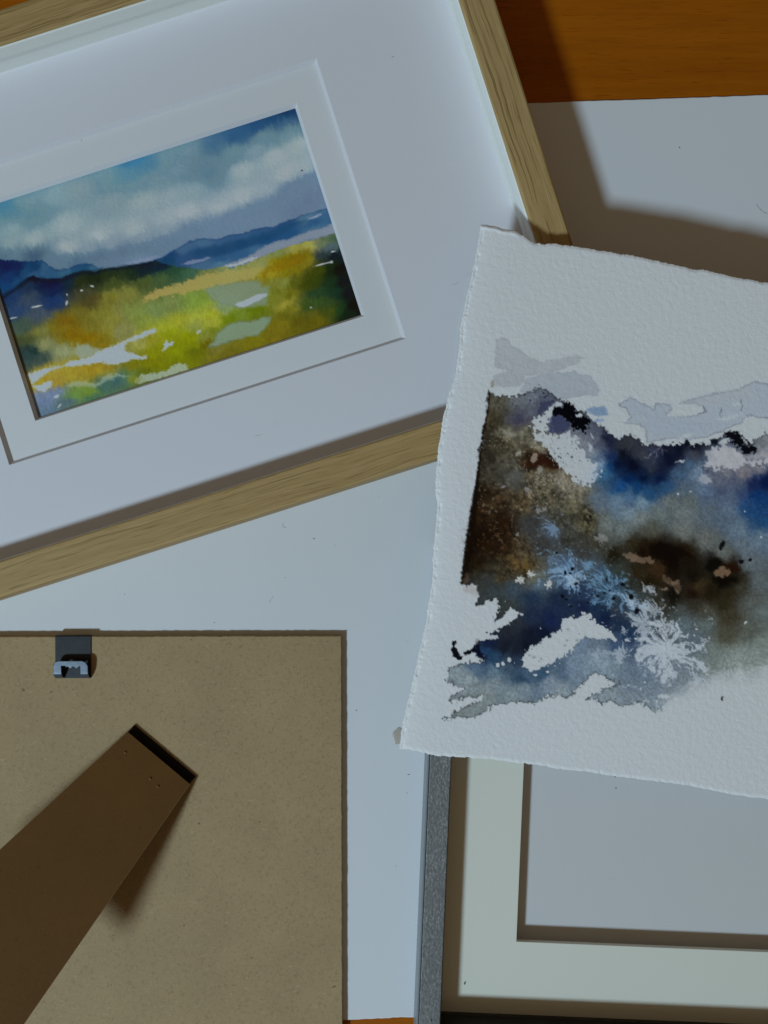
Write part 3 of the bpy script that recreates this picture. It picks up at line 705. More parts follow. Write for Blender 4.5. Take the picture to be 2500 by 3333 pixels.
    s.poly(pp('E', '1395 1085 1425 1120 1440 1160 1410 1150'), None, 2, 2, 7, alpha=.8)
    s.poly(pp('E', '1370 1190 1405 1220 1420 1260 1395 1300 1385 1250'), None, 2, 3, 7, alpha=.85)
    fl = [(890, 660, 14), (930, 690, 12), (980, 665, 10), (1025, 715, 14), (800, 655, 12), (750, 740, 14), (740, 770, 10), (690, 680, 9), (910, 705, 14), (850, 710, 9), (990, 745, 12), (1250, 1262, 9), (1275, 1245, 6), (1155, 1315, 9), (1200, 1350, 14), (1060, 1350, 12), (1200, 1185, 8),
          (860, 1080, 11), (860, 970, 14), (915, 1035, 9), (1050, 1260, 9), (1080, 1360, 10), (1015, 1310, 10), (1290, 1390, 7), (920, 620, 8), (600, 800, 10), (560, 780, 9)]
    for i, (x, y, r) in enumerate(fl):
        (x, y), = TT('E', [(x, y)])
        s.blob(x, y, r * .3, r * .22, (32, 37, 52), .8, rng.rand() * 3, .5, .6, 5, i)
    for i in range(60):
        (x, y), = TT('E', [(880 + 420 * rng.rand(), 1130 + 330 * rng.rand())])
        s.blob(x, y, 3 * rng.rand() + 1.5, 2, (118, 122, 132), .6, rng.rand() * 3, .5, .5, 5, i)
    # clouds at the right
    s.poly(pp('F', '975 1145 1000 1030 985 965 1080 915 1180 878 1300 928 1372 1000 1420 1058 1500 1072 1590 1050 1700 1038 2400 1000 2400 1060 1700 1092 1500 1102 1400 1092 1330 1152 1200 1132 1100 1142'), (163, 168, 175), 6, 7, 11, alpha=.95, blot=.25, seed=2, dry=10)
    s.poly(pp('F', '1380 1010 1500 990 1659 960 2300 900 2300 990 1700 1020 1500 1040 1430 1040'), (140, 142, 150), 8, 6, 10, alpha=.8)
    s.poly(pp('F', '910 1250 960 1200 1030 1230 1060 1290 980 1318 930 1300'), (158, 162, 170), 5, 6, 9, alpha=.85, blot=.5)
    s.poly(pp('F', '940 1090 985 1100 975 1150 1050 1155 1000 1200 950 1190'), (40, 42, 55), 5, 7, 8, alpha=.7, blot=.5)
    s.poly(pp('F', '1120 862 1180 822 1250 818 1240 850 1150 878'), None, 3, 5, 8, alpha=.95)
    s.poly(pp('F', '1185 765 1230 745 1290 742 1382 808 1425 878 1500 900 1545 935 1480 992 1390 975 1345 900 1260 862'), (7, 9, 15), 3, 6, 9, seed=1, dry=9)
    s.poly(pp('F', '1035 835 1110 825 1130 870 1060 890'), (14, 18, 28), 3, 4, 8)
    s.poly(pp('F', '750 862 790 842 820 890 770 905'), (12, 14, 24), 3, 4, 8)
    s.poly(pp('F', '660 1075 710 1050 770 1065 740 1085'), None, 2, 4, 7)
    for a, b, c, d in ((500, 905, 360, 1020), (505, 905, 450, 1000), (510, 920, 520, 1000), (440, 960, 380, 940), (450, 1000, 430, 1080), (530, 930, 570, 960), (400, 990, 330, 1030)):
        (a, b), (c, d) = TT('F', [(a, b), (c, d)])
        s.poly([(a - 1, b), (c - 1, d), (c + 1.2, d + 1), (a + 1.2, b + 1)], (120, 124, 145), 1.6, 5, 9, alpha=.6)
    # crusty rock band
    for q, col, al in (('340 570 380 550 470 560 520 590 600 580 640 620 620 650 520 640 400 615', (118, 101, 84), .85), ('690 740 780 780 870 830 880 880 850 920 800 860 720 800', (100, 84, 66), .7),
                       ('680 870 740 862 760 885 700 890', (135, 120, 102), .85), ('1170 740 1210 680 1300 690 1320 740 1260 768 1190 768', (122, 100, 80), .9), ('820 880 860 895 865 925 835 910', (130, 115, 98), .8), ('780 800 850 800 870 840 800 840', (112, 98, 80), .7)):
        s.poly(pp('H', q), col, 3, 6, 9, alpha=al, blot=.4, seed=2)
    s.poly(pp('H', '590 480 650 455 760 460 900 520 965 560 960 590 850 590 860 660 800 700 700 640 600 580'), (13, 6, 1), 7, 6, 12, alpha=.8, seed=3)
    s.poly(pp('H', '1085 690 1130 620 1200 600 1240 640 1180 690 1150 730'), (11, 8, 4), 5, 5, 9, alpha=.9)
    s.poly(pp('H', '1140 780 1260 770 1370 770 1390 810 1260 830 1160 810'), (10, 7, 3), 6, 5, 9, alpha=.85)
    s.poly(pp('H', '1250 645 1330 650 1405 690 1390 730 1340 720 1310 690'), (30, 15, 6), 4, 5, 9, alpha=.9)
    # white boomerang left dry
    boom = pp('I', '900 962 908 880 925 810 980 760 1080 720 1120 650 1190 640 1250 590 1330 580 1318 510 1340 450 1400 445 1530 430 1565 385 1610 390') + [(1930, 2009.6), (1954, 2027), (1983, 2056), (2018, 2086), (1972, 2079), (1903, 2077), (1882, 2094), (1867, 2115), (1837, 2136), (1798, 2159), (1749, 2181), (1722, 2184)]
    s.poly(boom, (14, 18, 28), 5, 6, 12, alpha=.6, seed=5, dry=7)
    s.poly(boom, None, 1.8, 6, 12, seed=5, dry=7)
    s.poly(pp('H', '365 1335 390 1325 425 1345 380 1350'), None, 1.5, 2, 6)
    for i, (x, y, r) in enumerate(((1390, 560, 12), (1510, 610, 10), (1490, 680, 13), (1020, 860, 14), (1075, 905, 9), (975, 840, 11), (1100, 880, 9), (1360, 730, 12), (1380, 680, 10), (1420, 780, 8))):
        (x, y), = TT('I', [(x, y)]); s.blob(x, y, r * .35, r * .3, (112, 118, 124), .65, 0, .5, .7, 5, i)
    for i, (x, y, rx, ry) in enumerate(((630, 945, 22, 26), (686, 930, 20, 20), (755, 893, 20, 28), (1035, 1052, 24, 12), (1170, 1020, 18, 13), (815, 925, 7, 6), (1098, 548, 7, 8), (712, 255, 6, 6))):
        (x, y), = TT('I', [(x, y)])
        s.blob(x, y, rx * .40, ry * .40, (15, 25, 50), .6, 0, .5, .5, 6, i)
        s.blob(x, y, rx * .3, ry * .3, None, 1, 0, .3, .5, 6, i)
    s.poly(pp('I', '138 690 176 684 165 740 205 800 240 850 270 850 258 802 330 782 380 738 402 795 345 812 275 842 232 892 200 886 150 850 124 800'), (9, 12, 18), 2, 4, 8, seed=2, dry=4)
    s.poly(pp('I', '400 700 440 690 430 760 470 830 492 890 462 915 475 870 400 850 385 790'), (10, 14, 34), 2.5, 4, 8, seed=2)
    s.poly(pp('I', '380 690 440 650 430 695 390 720'), (108, 113, 112), 3, 4, 8, alpha=.7)
    s.poly(pp('I', '470 665 500 635 590 615 635 640 620 665 540 660 490 675'), None, 2, 5, 7, alpha=.95)
    s.poly(pp('G', '240 1290 300 1210 330 1265 300 1320 260 1350'), (95, 78, 68), 4, 6, 8, alpha=.6, blot=.5)
    s.poly(pp('G', '250 1360 400 1350 430 1450 350 1460 280 1430'), (138, 130, 126), 5, 8, 9, alpha=.6, blot=.7)
    # salt blooms
    W_ = (156, 169, 180)
    s.feather(pp('J', '400 190 450 150 540 190 600 250 560 290 620 330 600 420 540 470 490 440 470 340 420 270'), TT('J', [(520, 360)])[0], W_, .8, 6, .44, 22, 1)
    s.feather(pp('J', '570 180 640 190 680 240 650 300 610 260'), TT('J', [(630, 250)])[0], W_, .7, 5, .45, 16, 2)
    s.feather(pp('J', '670 350 720 300 780 310 800 350 720 380'), TT('J', [(740, 400)])[0], W_, .85, 6, .44, 16, 3)
    s.feather(pp('J', '600 430 640 370 700 400 760 390 850 380 880 440 940 500 920 560 960 640 930 690 1000 640 1060 660 1050 560 1090 520 1140 570 1140 680 1110 760 1000 830 920 840 930 890 890 920 850 860 780 850 740 870 650 840 640 800 590 800 560 720 510 680 510 600 560 530 530 470'), TT('J', [(740, 610)])[0], W_, .95, 5.5, .45, 30, 4)
    s.feather(pp('J', '600 480 700 440 820 460 860 560 840 680 760 760 640 720 570 620'), TT('J', [(740, 600)])[0], (162, 174, 184), .6, 6, .43, 34, 5)
    s.feather(pp('J', '290 650 330 590 375 600 360 660 320 710'), TT('J', [(335, 640)])[0], W_, .75, 5, .44, 14, 2)
    s.feather(pp('J', '1000 860 1040 830 1070 860 1020 900'), TT('J', [(1030, 870)])[0], W_, .75, 5, .44, 12, 3)
    s.feather(pp('J', '80 620 120 590 150 640 110 660'), TT('J', [(120, 630)])[0], W_, .35, 5, .44, 12, 3)
    s.feather(pp('J', '480 570 520 480 540 490 500 580'), TT('J', [(520, 480)])[0], W_, .5, 5, .44, 10, 3)
    B_ = (100, 140, 172)
    s.feather(pp('G', '1200 1180 1300 1120 1400 1080 1500 1120 1540 1200 1560 1280 1480 1380 1380 1370 1300 1340 1240 1260'), TT('G', [(1400, 1230)])[0], (118, 152, 182), .75, 6, .47, 26, 1, 16)
    s.feather(pp('G', '1380 1270 1440 1240 1500 1290 1480 1350 1400 1350'), TT('G', [(1440, 1300)])[0], (152, 176, 196), .7, 5, .45, 16, 2, 16)
    s.feather(pp('G', '1140 1040 1240 1000 1300 1080 1240 1150 1170 1120'), TT('G', [(1220, 1080)])[0], (100, 132, 165), .45, 5, .47, 20, 3, 14)
    s.feather(pp('G', '1150 720 1220 680 1290 720 1280 790 1200 800'), TT('G', [(1230, 750)])[0], (112, 142, 172), .6, 5, .45, 20, 4, 14)
    s.feather(pp('G', '1560 1100 1620 1080 1650 1150 1590 1170'), TT('G', [(1600, 1130)])[0], B_, .6, 5, .45, 14, 1, 14)
    s.feather(pp('G', '1580 1350 1640 1340 1650 1390'), TT('G', [(1620, 1370)])[0], B_, .5, 5, .45, 12, 2, 14)
    s.feather(pp('H', '40 830 130 720 220 690 290 770 380 790 420 860 470 930 500 1010 400 1010 330 1040 240 1060 150 1010 40 1000 20 930 100 900'), TT('H', [(230, 880)])[0], B_, .68, 9, .50, 30, 2, 12)
    s.feather(pp('H', '340 950 420 930 500 1000 560 1040 520 1080 420 1060'), TT('H', [(440, 1010)])[0], (140, 166, 190), .7, 6, .46, 18, 3, 14)
    s.feather(pp('H', '10 620 60 630 60 700 10 690'), TT('H', [(40, 660)])[0], B_, .5, 5, .45, 12, 3, 12)
    for i, (t, x, y, r) in enumerate((('G', 866, 1290, 44), ('G', 985, 1225, 38), ('G', 1182, 1332, 42), ('G', 690, 280, 22), ('G', 950, 320, 34), ('G', 1085, 90, 34), ('G', 1070, 540, 28), ('G', 1135, 525, 24), ('G', 840, 790, 22), ('H', 150, 425, 55), ('H', 205, 430, 25))):
        (x, y), = TT(t, [(x, y)])
        s.bloom(x, y, r * .36, (176, 180, 180) if i < 3 else (140, 146, 148), .95 if i < 3 else .6, 3.2, i)
    for i, (t, x, y, rx, ry, r) in enumerate((('J', 478, 247, 25, 24, 0), ('H', 426, 947, 21, 24, 0), ('H', 268, 962, 17, 15, 0), ('H', 126, 938, 14, 13, 0), ('H', 186, 912, 10, 10, 0), ('H', 350, 835, 20, 18, 0), ('H', 232, 890, 11, 10, 0), ('H', 38, 1000, 10, 9, 0), ('H', 395, 870, 14, 12, 0), ('H', 205, 790, 8, 22, 0),
                                              ('G', 1475, 1328, 22, 19, 0), ('G', 1440, 1168, 17, 20, .4), ('G', 1360, 1210, 14, 30, 0), ('G', 1415, 1215, 16, 12, 0), ('G', 1330, 1460, 26, 16, .6), ('G', 1372, 1498, 16, 14, 0), ('G', 1415, 1575, 17, 10, 0), ('G', 1268, 995, 16, 14, 0), ('H', 1247, 478, 24, 36, .5), ('H', 1232, 518, 13, 10, 0), ('H', 1420, 630, 22, 19, -.3), ('H', 1500, 615, 17, 14, 0), ('J', 1248, 1035, 13, 20, .1), ('G', 1630, 605, 17, 15, 0), ('G', 1512, 1437, 10, 9, 0))):
        (x, y), = TT(t, [(x, y)])
        kk = .3617 if t in 'HJ' else .3014
        s.blob(x, y, rx * kk, ry * kk, (8, 9, 14), .95, r, .25, .35, 6, i)
    (x, y), = TT('J', [(1262, 1035)]); s.blob(x, y, 3.4, 5, None, 1, 0, .2, .1)
    # small dry glints low on the sheet
    s.poly(pp('J', '662 1012 700 990 770 1005 780 1025 700 1032'), None, 2, 3, 7)
    s.blob(*TT('J', [(660, 1058)])[0], 4.5, 4, None, 1)
    for t, x, y in (('J', 1015, 412), ('J', 995, 465), ('J', 1450, 355), ('J', 1465, 345), ('J', 548, 888), ('H', 850, 22), ('H', 1600, 410), ('H', 1450, 180), ('F', 685, 1418), ('F', 820, 1395)):
        (x, y), = TT(t, [(x, y)])
        s.blob(x, y, 3.2, 2.8, (182, 187, 192), .9, 0, .4, .5, 4)
    return s.C


def grid_mesh(name, P3, nx, ny, cols, mat, extra=None):
    """P3 (ny*nx,3) in mm -> mesh with a colour attribute"""
    me = bpy.data.meshes.new(name)
    r = np.arange(ny - 1)[:, None] * nx + np.arange(nx - 1)[None]
    q = np.stack([r, r + nx, r + nx + 1, r + 1], -1).reshape(-1, 4)
    V = P3 * MM
    if extra is not None:                    # a skirt and an underside give the sheet its thickness
        ring = np.concatenate([np.arange(nx), np.arange(1, ny) * nx + nx - 1, (ny - 1) * nx + np.arange(nx - 2, -1, -1), np.arange(ny - 2, 0, -1) * nx])
        n0 = len(V)
        low = V[ring].copy(); low[:, 2] -= extra * MM
        V = np.concatenate([V, low])
        k = np.arange(len(ring)); k2 = (k + 1) % len(ring)
        q = np.concatenate([q, np.stack([ring[k], ring[k2], n0 + k2, n0 + k], -1)])
        cols = np.concatenate([cols, cols[ring]])
    me.vertices.add(len(V)); me.vertices.foreach_set('co', V.astype(np.float32).ravel())
    me.loops.add(q.size); me.loops.foreach_set('vertex_index', q.astype(np.int32).ravel())
    me.polygons.add(len(q)); me.polygons.foreach_set('loop_start', (np.arange(len(q)) * 4).astype(np.int32))
    me.polygons.foreach_set('use_smooth', np.ones(len(q), bool))
    me.update(calc_edges=True)
    if extra is not None:
        bm = bmesh.new(); bm.from_mesh(me)
        bm.verts.ensure_lookup_table()
        bm.faces.new([bm.verts[n0 + i] for i in range(len(ring))])
        bmesh.ops.recalc_face_normals(bm, faces=bm.faces)
        bm.to_mesh(me); bm.free()
    at_ = me.color_attributes.new('paint', 'FLOAT_COLOR', 'POINT')
    at_.data.foreach_set('color', np.concatenate([cols, np.ones((len(cols), 1))], 1).astype(np.float32).ravel())
    me.materials.append(mat)
    return me


# ------------------------------------------------------------------ the table and the white board
table = link('table', box(-520, 520, -620, 560, -24, 0, 2), M_TABLE)
tag(table, 'orange brown stained wooden table top under everything', 'table', kind='structure')

SH = 1.2


def white_board():
    L0 = at(752, 2203 * 2500 / 1659, SH)
    ang = math.radians(2.0)
    ca, sa = math.cos(ang), math.sin(ang)
    org = np.array(at(1130, 3320, SH))
    u = np.array([ca, sa]); v = np.array([-sa, ca])
    top = np.array(at(1733, 334.5, SH)); hgt = (top - org) @ v
    n = 260
    ts = np.linspace(-210, 205, n)
    lowj = .55 * (fbm(ts / 2.1, ts * 0, 1, 3, .7) - .5) + .5 * (fbm(ts / 30, ts * 0 + 3, 2) - .5)
    topj = .35 * (fbm(ts / 3.0, ts * 0 + 9, 3, 3, .7) - .5) + .4 * (fbm(ts / 40, ts * 0 + 5, 2) - .5)
    rows = [(0, 0, 0.0), (0, .0, .72), (.30, .18, 1.0), (.7, .0, SH)]      # cut edge with a raised, slightly torn burr below
    vs, fs = [], []
    prof = [('b', 0.0, 0.0), ('b', -.25, .45), ('b', .1, SH - .12), ('b', .55, SH), ('t', -.3, SH), ('t', 0.0, SH - .2), ('t', 0.0, 0.0)]
    for j, (side, off, z) in enumerate(prof):
        for i, t in enumerate(ts):
            w = (lowj[i] + off) if side == 'b' else (hgt + topj[i] + off)
            p = org + u * t + v * w
            vs.append((p[0], p[1], z))
    m = len(prof)
    for j in range(m - 1):
        for i in range(n - 1):
            fs.append((j * n + i, j * n + i + 1, (j + 1) * n + i + 1, (j + 1) * n + i))
    fs.append(tuple(j * n for j in range(m)))
    fs.append(tuple(j * n + n - 1 for j in range(m)))
    for i in range(n - 1):
        fs.append((i, i + 1, (m - 1) * n + i + 1, (m - 1) * n + i))
    me = mesh('mount_board', vs, fs)
    o = link('mount_board', me, M_SHEET)
    return tag(o, 'large plain white board sheet lying flat on the table beneath the frames', 'board')


white_board()


# ------------------------------------------------------------------ oak frame with the landscape
OU = np.array([math.cos(OA), math.sin(OA)]); OV = np.array([-math.sin(OA), math.cos(OA)])
ou0, ou1, ov0, ov1 = -205.6, 99.2, 13.3, 225.8          # outer rectangle in the frame's own axes
OW, OHt = ou1 - ou0, ov1 - ov0
ocx, ocy = (ou0 + ou1) / 2, (ov0 + ov1) / 2
oc = OU * ocx + OV * ocy
OAK_TOP = 27.0
oak = empty('picture_frame', (oc[0], oc[1], SH), OA, 'light oak picture frame with double white mount around a green and blue landscape watercolour', 'picture frame')
RW = 13.2
four_rails('rail', OW, OHt, [(0, 0.15), (0, OAK_TOP - 1.0), (.25, OAK_TOP - .35), (.9, OAK_TOP), (RW - .8, OAK_TOP), (RW - .2, OAK_TOP - .25), (RW, OAK_TOP - .8), (RW, 1.0), (RW - 2, .15)], M_OAK, oak)
iw, ih = OW - 2 * RW, OHt - 2 * RW
GZ = 18.6                                                 # under the glass
four_rails('lining', iw - .06, ih - .06, [(0, 8.2), (0, OAK_TOP - .9), (.1, OAK_TOP - .9), (.4, OAK_TOP - 1.4), (.4, 8.2)], M_LINER, oak)
link('glass', box(-iw / 2 + .45, iw / 2 - .45, -ih / 2 + .45, ih / 2 - .45, GZ, GZ + 1.9), M_GLASS, oak)
wo = (-135.9 - ocx, 29.2 - ocx, 62.9 - ocy, 179.7 - ocy)
wi = (-121.4 - ocx, 16.4 - ocx, 76.9 - ocy, 166.0 - ocy)
ring('outer_mount', iw / 2 - .45, ih / 2 - .45, wo, 11.7, 13.2, 1.3, M_MAT1, oak, M_CORE)
ring('inner_mount', iw / 2 - .45, ih / 2 - .45, wi, 10.1, 11.6, 1.1, M_MAT2, oak, M_CORE)
link('backing', box(-iw / 2 + .1, iw / 2 - .1, -ih / 2 + .1, ih / 2 - .1, 5.0, 8.0), M_MDF, oak)

pu = np.linspace(-127, 21, 424); pv = np.linspace(171, 71, 286)
PU, PV = np.meshgrid(pu, pv)
zz = SH + 9.4
wx = PU * OU[0] + PV * OV[0]; wy = PU * OU[1] + PV * OV[1]
fz = CAM_H / (CAM_H - zz) * KPX
R1 = rad(wx.ravel(), wy.ravel(), zz) * .86
C1 = paint_landscape((1250 + wx * fz).ravel(), (1666.5 - wy * fz).ravel(), srgb(R1 * .78))
alb = np.clip((lin(C1) - np.array([[.009, .0075, .0055]])) / R1, .002, .88)      # less what the glass adds
P3 = np.stack([(PU - ocx).ravel(), (PV - ocy).ravel(), np.full(PU.size, 9.4)], 1)
pic = link('picture', grid_mesh('picture', P3, len(pu), len(pv), alb, m_paint('landscape_paint', .16, 900, .08), .9), None, oak)
pic['label'] = 'watercolour of blue hills and a yellow green meadow under a cloudy sky'

# ------------------------------------------------------------------ grey metal frame
PA = math.radians(-2.4)
PUx = np.array([math.cos(PA), math.sin(PA)]); PVx = np.array([-math.sin(PA), math.cos(PA)])
pu0, pu1, pv0, pv1 = 21.0, 269.0, -209.8, -12.0
PW_, PH_ = pu1 - pu0, pv1 - pv0
pcx, pcy = (pu0 + pu1) / 2, (pv0 + pv1) / 2
pc = PUx * pcx + PVx * pcy
pew = empty('picture_frame', (pc[0], pc[1], SH), PA, 'speckled dark grey metal picture frame with empty cream mount, under the deckled paper', 'picture frame')
PT = 18.8
W2 = 9.4
four_rails('rail', PW_, PH_, [(1.0, PT - 1.1), (1.0, PT - .25), (1.3, PT), (W2 - .55, PT), (W2 - .3, PT - .15), (W2 - .3, PT - 1.1)], M_PEWTER, pew)
four_rails('rail_core', PW_, PH_, [(.75, .2), (.75, PT - 1.2), (W2, PT - 1.2), (W2, .2)], M_BLACK, pew)
four_rails('outer_side', PW_, PH_, [(0, .1), (0, PT - 1.5), (.25, PT - 1.3), (.7, PT - 1.3), (.7, .1)], M_SIDE, pew)
iw2, ih2 = PW_ - 2 * W2, PH_ - 2 * W2
wm = (60.6 - pcx, 230.0 - pcx, -171.0 - pcy, -51.0 - pcy)
link('mount', ring_mesh(iw2 / 2 - .1, ih2 / 2 - .1, wm, 6.6, 7.9, .25), M_CREAM, pew)
link('insert', box(-iw2 / 2 + .1, iw2 / 2 - .1, -ih2 / 2 + .1, ih2 / 2 - .1, .6, 2.1), M_GREYPAPER, pew)
link('glass', box(-iw2 / 2 + .1, iw2 / 2 - .1, -ih2 / 2 + .1, ih2 / 2 - .1, 8.1, 9.6), M_GLASS, pew)

# ------------------------------------------------------------------ hardboard back with strut
BT = 3.0
bx1, by1 = at(1113.7, 2071.7, SH + BT)
bx0 = bx1 - 180
by0 = by1 - 235
bcx, bcy = (bx0 + bx1) / 2, (by0 + by1) / 2
BA = math.radians(.16)
back = empty('frame_back', (bcx, bcy, SH), BA, 'loose brown hardboard frame back with black hanger and fold-out strut', 'frame back')


def board_mesh(w, h, z0, z1):
    """sawn board with slightly furry edges"""
    bm = bmesh.new()
    pts = []
    for (x0, y0, x1, y1, n) in ((-w / 2, -h / 2, w / 2, -h / 2, 90), (w / 2, -h / 2, w / 2, h / 2, 130), (w / 2, h / 2, -w / 2, h / 2, 110), (-w / 2, h / 2, -w / 2, -h / 2, 130)):
        for i in range(n):
            t = i / n
            pts.append((x0 + (x1 - x0) * t + random.gauss(0, .06), y0 + (y1 - y0) * t + random.gauss(0, .06)))
    n = len(pts)
    a = [bm.verts.new((x * MM, y * MM, z0 * MM)) for x, y in pts]
    b = [bm.verts.new((x * MM, y * MM, (z1 - .25) * MM)) for x, y in pts]
    c = [bm.verts.new((x * (1 - .5 / w) * MM, y * (1 - .5 / h) * MM, z1 * MM)) for x, y in pts]
    for i in range(n):
        j = (i + 1) % n
        bm.faces.new((a[i], a[j], b[j], b[i])); bm.faces.new((b[i], b[j], c[j], c[i]))
    bm.faces.new(c); bm.faces.new(a[::-1])
    me = bpy.data.meshes.new('board'); bm.to_mesh(me); bm.free()
    return me


link('board', board_mesh(180, 235, .1, BT), M_MDF, back)


def bl(sx, sy, z):
    """photo point at height z over the table -> the board's own mm"""
    x, y = at(sx, sy, z)
    x -= bcx; y -= bcy
    c, s_ = math.cos(-BA), math.sin(-BA)
    return x * c - y * s_, x * s_ + y * c, z - SH


def hanger():
    S = 2500 / 1659
    x0, yt, _ = bl(120.4 * S, 1377 * S, SH + BT)
    x1, yb, _ = bl(197 * S, 1464 * S, SH + BT)
    top = 235 / 2
    cx = (x0 + x1) / 2
    # plate clipped over the board's edge
    vs = []
    prof = [(yb, BT + .05), (yb, BT + .5), (top + .1, BT + .5), (top + .45, BT + .3), (top + .5, BT - 1.5), (top + .15, BT - 1.5), (top + .1, BT + .05)]
    for x in (x0, x1):
        vs += [(x, y, z) for y, z in prof]
    n = len(prof)
    fs = [(i, (i + 1) % n, n + (i + 1) % n, n + i) for i in range(n)] + [tuple(range(n)), tuple(range(n, 2 * n))]
    pl = link('hanger', mesh('hanger', vs, fs), M_DARKMETAL, back)
    pl['label'] = 'small black metal sawtooth hanger clipped over the board edge'
    # raised sawtooth hook
    wx_, hy = 14.1, 7.2
    hx0 = bl(116.6 * S, 1427 * S, SH + BT + 2.5)[0]
    hy1 = bl(116.6 * S, 1426.5 * S, SH + BT + 2.5)[1]
    nx, ny = 72, 36
    def inside(x, y):                 # x 0..wx, y 0..hy from the bottom
        r = 2.6
        if y > hy - r and (x < r or x > wx_ - r):
            ccx = r if x < r else wx_ - r
            if (x - ccx) ** 2 + (y - hy + r) ** 2 > r * r: return False
        if 3.3 < x < wx_ - 3.2:
            tooth = 1.9 + .95 * abs(((x - 3.3) / 2.5 + .5) % 1.0 - .5) * 2
            if x < 5.0: tooth = 1.7
            return y > hy - tooth - .3
        return True
    keep = {}
    vs2, fs2 = [], []
    def vid(i, j):
        if (i, j) not in keep:
            x = wx_ * i / nx; y = hy * j / ny
            t = min(1, y / 2.3)
            z = .55 + 2.0 * math.sin(t * math.pi / 2) ** .8 + .10 * y
            keep[(i, j)] = len(vs2)
            vs2.append((hx0 + x, hy1 - hy + y, BT + z))
        return keep[(i, j)]
    for i in range(nx):
        for j in range(ny):
            if inside(wx_ * (i + .5) / nx, hy * (j + .5) / ny):
                fs2.append((vid(i, j), vid(i + 1, j), vid(i + 1, j + 1), vid(i, j + 1)))
    o = link('hook', mesh('hook', vs2, fs2), M_STEEL, pl, smooth=True)
    sm = o.modifiers.new('thick', 'SOLIDIFY'); sm.thickness = .45 * MM; sm.offset = -1


hanger()


def strut():
    zt, ze = SH + BT + 3.6, 62.0
    TL = bl(414, 2381, zt); TR = bl(619, 2553, zt)
    # lower corners, off the picture: on the lines of the two long edges
    yR = 3690; BR = bl(619 - .6923 * (yR - 2553), yR, ze)
    # fourth corner: where the line of the left edge meets the strut's plane
    pn = (Vector(TR) - Vector(TL)).cross(Vector(BR) - Vector(TL))
    yL = 3260; lo, hi = 10.0, 120.0
    for _ in range(40):
        m_ = (lo + hi) / 2
        BL = bl(414 - 1.08 * (yL - 2381), yL, m_)
        if (Vector(BL) - Vector(TL)).dot(pn) * (1 if pn.z > 0 else -1) > 0: hi = m_
        else: lo = m_
    top = [TL, TR, BR, BL]
    a = Vector(TR) - Vector(TL); b = Vector(BL) - Vector(TL)
    nrm = a.cross(b).normalized()
    if nrm.z < 0: nrm = -nrm
    bm = bmesh.new()
    t = [bm.verts.new(Vector(p) * MM) for p in top]
    l = [bm.verts.new((Vector(p) - nrm * 2.4) * MM) for p in top]
    bm.faces.new(t); bm.faces.new(l[::-1])
    for i in range(4):
        bm.faces.new((t[i], l[i], l[(i + 1) % 4], t[(i + 1) % 4]))
    bmesh.ops.recalc_face_normals(bm, faces=bm.faces)
    bmesh.ops.bevel(bm, geom=bm.edges[:], offset=.18 * MM, segments=1, affect='EDGES')
    me = bpy.data.meshes.new('strut'); bm.to_mesh(me); bm.free()
    st = link('strut', me, M_STRUT, back)
    me.materials.append(M_MDF)
    for p in me.polygons:
        if abs(p.normal.dot(nrm)) < .8: p.material_index = 1          # paler sawn edges
    st['label'] = 'dark brown hardboard strut folded out and rising towards the lower left'
    # rivet dimples near the tip
    ex = Vector(a).normalized(); ey = nrm.cross(ex)
    if ey.dot(b) < 0: ey = -ey
    for fx, fy in ((5.0, 6.6), (19.5, 8.0), (23.8, 8.4)):
        p = Vector(TL) + ex * fx + ey * fy + nrm * .02
        bmd = bmesh.new()
        bmesh.ops.create_uvsphere(bmd, u_segments=14, v_segments=8, radius=1)
        for v in bmd.verts: v.co = Vector(((v.co.x * .6), v.co.y * .5, v.co.z * .12)) * MM
        md = bpy.data.meshes.new('rivet'); bmd.to_mesh(md); bmd.free()
        link('rivet', md, M_STRUT, st, p, math.atan2(ex.y, ex.x), True)
    # black hinge leaf, widened past the tip to stand in for deep shade
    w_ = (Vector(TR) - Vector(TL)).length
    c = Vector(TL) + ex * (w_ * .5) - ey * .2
    hm = link('hinge_shade_leaf', box(-w_ / 2 + .3, w_ / 2 - .2, -4.5, 2.3, 0, .5, .12), M_HINGESHADE, back, (c.x, c.y, BT), math.atan2(ex.y, ex.x) if ey.cross(ex).z < 0 else math.atan2(ex.y, ex.x))
    hk = link('knuckle', box(-9, 9, -5.5, -2.5, 0, 1.0, .2), M_HINGESHADE, back, (c.x, c.y, BT), math.atan2(ex.y, ex.x))


strut()


# ------------------------------------------------------------------ deckled sheet with the mountain watercolour
def resample(pts, n, dens=None):
    P = np.array(pts, float)
    L = np.concatenate([[0], np.cumsum(np.hypot(*np.diff(P, axis=0).T))]); L /= L[-1]
    t = np.linspace(0, 1, n) if dens is None else dens
    return np.stack([np.interp(t, L, P[:, 0]), np.interp(t, L, P[:, 1])], 1)


